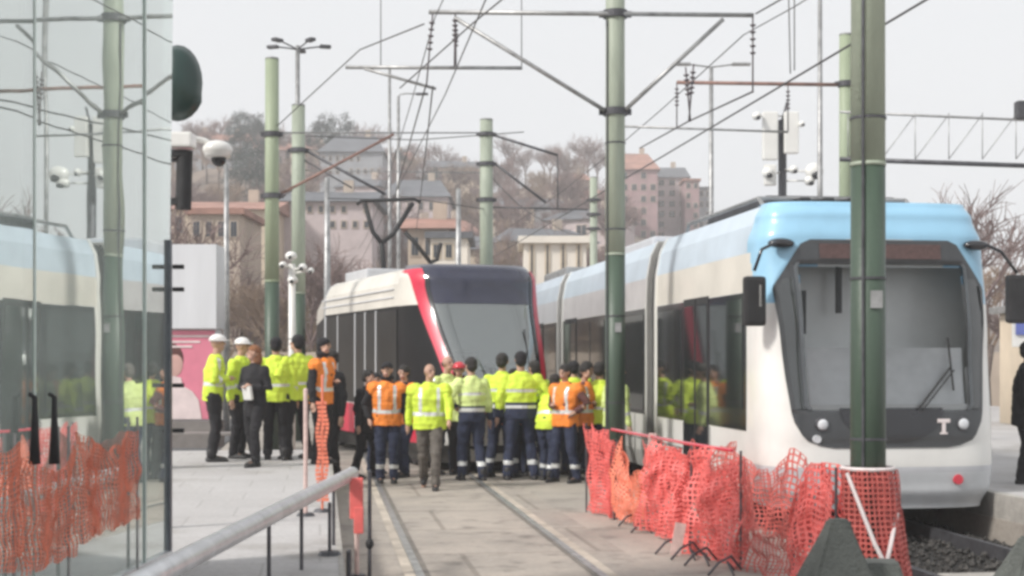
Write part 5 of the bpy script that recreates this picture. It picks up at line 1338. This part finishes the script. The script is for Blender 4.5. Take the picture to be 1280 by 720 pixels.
def leafy(seed, hgt, w, shape, m, label, group, n=2600, leaf=.34):
    rnd = random.Random(seed)
    t = empty('evergreen_tree', (0, 0, 0), 0, label, 'tree', group)
    tb = new(); tube(tb, [(0, 0, -.6), (.1, 0, hgt * .3), (0, 0, hgt * .85)], [.22, .17, .04], 7)
    for k in range(8):
        a = rnd.uniform(0, 2 * PI); z = hgt * rnd.uniform(.3, .7); tube(tb, [(0, 0, z), (math.cos(a) * w * .3, math.sin(a) * w * .3, z + hgt * .08)], [.06, .03], 5)
    cb = new()
    cl = []
    for k in range(34):
        v = rnd.uniform(.12, 1); rad = (w / 2) * ((1 - v) ** .75 if shape == 'cone' else math.sqrt(max(.02, 1 - ((v - .5) / .52) ** 2)))
        a = rnd.uniform(0, 2 * PI); rr = rad * rnd.uniform(.3, .95)
        cl.append((Vector((math.cos(a) * rr, math.sin(a) * rr, hgt * (.1 + .88 * v))), rnd.uniform(.10, .2) * w * (1 if shape != 'cone' else (1.2 - v))))
    for i in range(n):
        c, r_ = rnd.choice(cl); d = Vector((rnd.gauss(0, 1), rnd.gauss(0, 1), rnd.gauss(0, .8))).normalized() * r_ * rnd.uniform(.4, 1.15)
        p = c + d; s = leaf * rnd.uniform(.5, 1.2); q = Matrix.Rotation(rnd.uniform(0, 6), 3, Vector((rnd.gauss(0, 1), rnd.gauss(0, 1), rnd.gauss(0, 1))).normalized())
        cb.faces.new([cb.verts.new(p + q @ Vector(v)) for v in ((-s / 2, 0, 0), (0, -s * .3, 0), (s / 2, 0, 0), (0, s * .3, .05))])
    fin(tb, 'trunk', M['bark'], t, True); fin(cb, 'crown', m, t)
    return t
rt = random.Random(11)
bares = [branch_tree(40 + i, 9 + i % 3 * 1.5, M['twig'] if i % 3 else M['twig2'], .38 + .05 * (i % 3)) for i in range(6)]
used = [False] * 6
def put(protos, used, i, X, Y, sc, z=None, label=None):
    z = hill(X, Y) if z is None else z; rz = rt.uniform(0, 6.28)
    if not used[i]:
        o = protos[i]; o.location = (X, Y, z); o.rotation_euler = (0, 0, rz); o.scale = (sc, sc, sc); used[i] = True
        if label: o['label'] = label
        return o
    return dup(protos[i], (X, Y, z), rz, label, sc)
def inb(px, Y):
    # keep crowns from standing inside the houses
    return any(x0 - 8 < px < x1 + 8 and abs(Y - yy) < 14 for x0, x1, yy in ((215, 340, 98), (338, 465, 104), (400, 478, 196), (478, 560, 156), (775, 890, 208), (735, 778, 195)))
cnt = 0
for (Y0, Y1, xa, xb, n) in ((240, 275, 190, 800, 40), (205, 240, 190, 800, 34), (170, 205, 190, 770, 30), (135, 170, 200, 780, 40), (104, 128, 340, 560, 14), (105, 135, 560, 800, 16), (88, 110, 560, 900, 16), (270, 300, 560, 900, 16), (110, 160, 210, 400, 12), (235, 270, -160, 190, 16), (185, 230, -160, 190, 14), (130, 180, -160, 190, 12), (85, 125, -160, 190, 9)):
    for k in range(n):
        Y = rt.uniform(Y0, Y1); px = xa + (xb - xa) * (k + rt.uniform(.1, .9)) / n
        if inb(px, Y) or (Y < 250 and 283 < px < 340 and Y > 140) or (Y < 262 and 385 < px < 440 and Y > 190): continue
        put(bares, used, rt.randrange(6), (px - 640) / F * Y, Y, rt.uniform(.55, .95)); cnt += 1
# leafless trees right of the poles, lower down, and behind the tram on the right
for (px, Y, s) in ((215, 60, .5), (250, 64, .5), (300, 62, .5), (320, 70, .55), (395, 64, .5), (440, 66, .45), (470, 72, .5), (600, 76, .6), (640, 80, .65), (690, 76, .65), (730, 84, .7), (800, 90, .7), (850, 100, .7), (905, 110, .7), (1150, 46, .66), (1205, 44, .70), (1235, 50, .76), (1268, 44, .5), (950, 120, .6), (560, 72, .5), (520, 74, .45)):
    o = put(bares, used, rt.randrange(6), (px - 640) / F * Y, Y, s)
    o['label'] = 'leafless tree in the low ground behind the trams'; o['group'] = 'leafless trees in the low ground'
ev = [leafy(70 + i, 12, 6.5, 'round', M['pine'], 'dark evergreen tree on the hilltop', 'evergreens on the hilltop') for i in range(3)]
ev.append(leafy(79, 10, 4, 'cone', M['pine'], 'dark evergreen tree on the hilltop', 'evergreens on the hilltop'))
usede = [False] * 4
for (px, Y, s, i) in ((296, 245, .95, 0), (308, 235, 1.05, 1), (320, 240, 1.0, 2), (332, 235, .9, 0), (300, 215, .9, 1), (322, 210, .85, 2), (398, 250, .9, 2), (410, 245, 1.05, 0), (424, 250, 1.1, 1), (438, 245, .9, 2), (455, 255, .6, 0), (352, 250, .8, 1), (470, 250, .5, 2), (569, 225, .62, 3), (260, 255, .6, 0), (540, 215, .6, 1), (500, 205, .7, 2), (525, 175, .7, 0), (560, 170, .6, 1), (300, 190, .95, 0), (330, 180, .9, 2), (312, 172, .9, 1), (295, 175, .8, 0), (322, 160, .8, 2), (400, 215, .9, 0), (430, 220, .9, 1), (415, 205, .8, 2), (388, 235, .8, 1)):
    put(ev, usede, i, (px - 640) / F * Y, Y, s * .8)
for k in range(22):
    Y = rt.uniform(58, 86); px = 205 + (560 - 205) * (k + rt.uniform(.1, .9)) / 22
    o = put(bares, used, rt.choice((0, 3, 3, 1, 5)), (px - 640) / F * Y, Y, rt.uniform(.55, .85)); o['label'] = 'leafless tree in the low ground behind the trams'; o['group'] = 'leafless trees in the low ground'
# dry shrubs in front of the hill: one object nobody could count
rnd = random.Random(5); bm = new()
for k in range(520):
    Y = rnd.uniform(50, 100); px = rnd.uniform(195, 1000 if Y > 80 else 800); c = Vector(((px - 640) / F * Y, Y, hill((px - 640) / F * Y, Y))); r_ = rnd.uniform(.7, 2.0)
    for i in range(46):
        d = Vector((rnd.gauss(0, .6), rnd.gauss(0, .6), abs(rnd.gauss(.5, .45)))) * r_; s = rnd.uniform(.08, .3); q = Matrix.Rotation(rnd.uniform(0, 6), 3, Vector((rnd.gauss(0, 1), rnd.gauss(0, 1), rnd.gauss(0, 1))).normalized())
        f = bm.faces.new([bm.verts.new(c + d + q @ Vector(v)) for v in ((-s, 0, 0), (0, -s * .25, 0), (s, 0, 0), (0, s * .25, 0))]); f.material_index = 1 if (k % 7 == 0) else 0
tag(fin(bm, 'shrubs', [M['shrub'], M['shrubg']]), 'dry brown scrub covering the low ground behind the trams', 'shrubs', None, 'stuff')
# low retaining wall behind the trams
bm = new(); box(bm, (-4, 56, .9), (60, .5, 2.4)); w_ = fin(bm, 'retaining_wall', M['wallbeige']); tag(w_, 'long low beige wall at the foot of the hill behind the trams', 'wall')

# ------------------------------------------------------------------ haze
bm = new(); box(bm, (0, 170, 39), (620, 420, 80)); hz = fin(bm, 'haze', None or M['white'])
hm = bpy.data.materials.new('haze_air'); hm.use_nodes = True; nt = hm.node_tree
nt.nodes.remove(nt.nodes['Principled BSDF']); pv = nt.nodes.new('ShaderNodeVolumePrincipled'); pv.inputs['Color'].default_value = (.965, .97, .985, 1); pv.inputs['Density'].default_value = .0013; pv.inputs['Anisotropy'].default_value = 0
nt.links.new(pv.outputs[0], nt.nodes['Material Output'].inputs['Volume'])
hz.data.materials.clear(); hz.data.materials.append(hm); tag(hz, 'thin grey haze in the air over the hill', 'haze', None, 'stuff')

# ------------------------------------------------------------------ sky, sun, camera
w = bpy.data.worlds.new('World'); scn.world = w; w.use_nodes = True; nt = w.node_tree
bg = nt.nodes['Background']
sky = nt.nodes.new('ShaderNodeTexSky'); sky.sky_type = 'NISHITA'; sky.sun_disc = False
SE, SR = 42, -105
sky.sun_elevation = R(SE); sky.sun_rotation = R(SR); sky.dust_density = 4; sky.air_density = 1.2
hs = nt.nodes.new('ShaderNodeHueSaturation'); hs.inputs['Saturation'].default_value = .12; nt.links.new(sky.outputs[0], hs.inputs['Color'])
mx = nt.nodes.new('ShaderNodeMix'); mx.data_type = 'RGBA'; mx.inputs[0].default_value = .85; mx.inputs[7].default_value = (6.55, 6.75, 7.0, 1)
nt.links.new(hs.outputs[0], mx.inputs[6]); nt.links.new(mx.outputs[2], bg.inputs[0]); bg.inputs[1].default_value = .1
ld = bpy.data.lights.new('Sun', 'SUN'); ld.energy = 2.8; ld.angle = R(9); ld.color = (1, .96, .90)
lo = bpy.data.objects.new('Sun', ld); COL.objects.link(lo)
sd = Vector((math.sin(R(SR)) * math.cos(R(SE)), math.cos(R(SR)) * math.cos(R(SE)), math.sin(R(SE))))
sd = Vector((-.68, -.42, .68)).normalized()
sky.sun_rotation = math.atan2(sd.x, sd.y); sky.sun_elevation = math.asin(sd.z)
lo.rotation_euler = sd.to_track_quat('Z', 'Y').to_euler()
cam = bpy.data.cameras.new('Camera'); co_ = bpy.data.objects.new('Camera', cam); COL.objects.link(co_)
co_.location = (0, 0, EYE); co_.rotation_euler = (R(90), 0, 0); cam.sensor_width = 36; cam.lens = 36 * F / 1280; cam.shift_y = 90 / 1280
cam.clip_end = 6000; cam.clip_start = .05
scn.camera = co_
scn.view_settings.view_transform = 'Standard'; scn.view_settings.look = 'None'; scn.view_settings.gamma = 1; scn.view_settings.exposure = .46
scn.view_settings.use_curve_mapping = False
scn.render.engine = 'CYCLES'
c = scn.cycles
c.use_denoising = True; c.max_bounces = 6; c.transparent_max_bounces = 16; c.volume_bounces = 2; c.volume_max_steps = 64
c.caustics_reflective = False; c.caustics_refractive = False
c.pixel_filter_type = 'BLACKMAN_HARRIS'; c.filter_width = 3.2
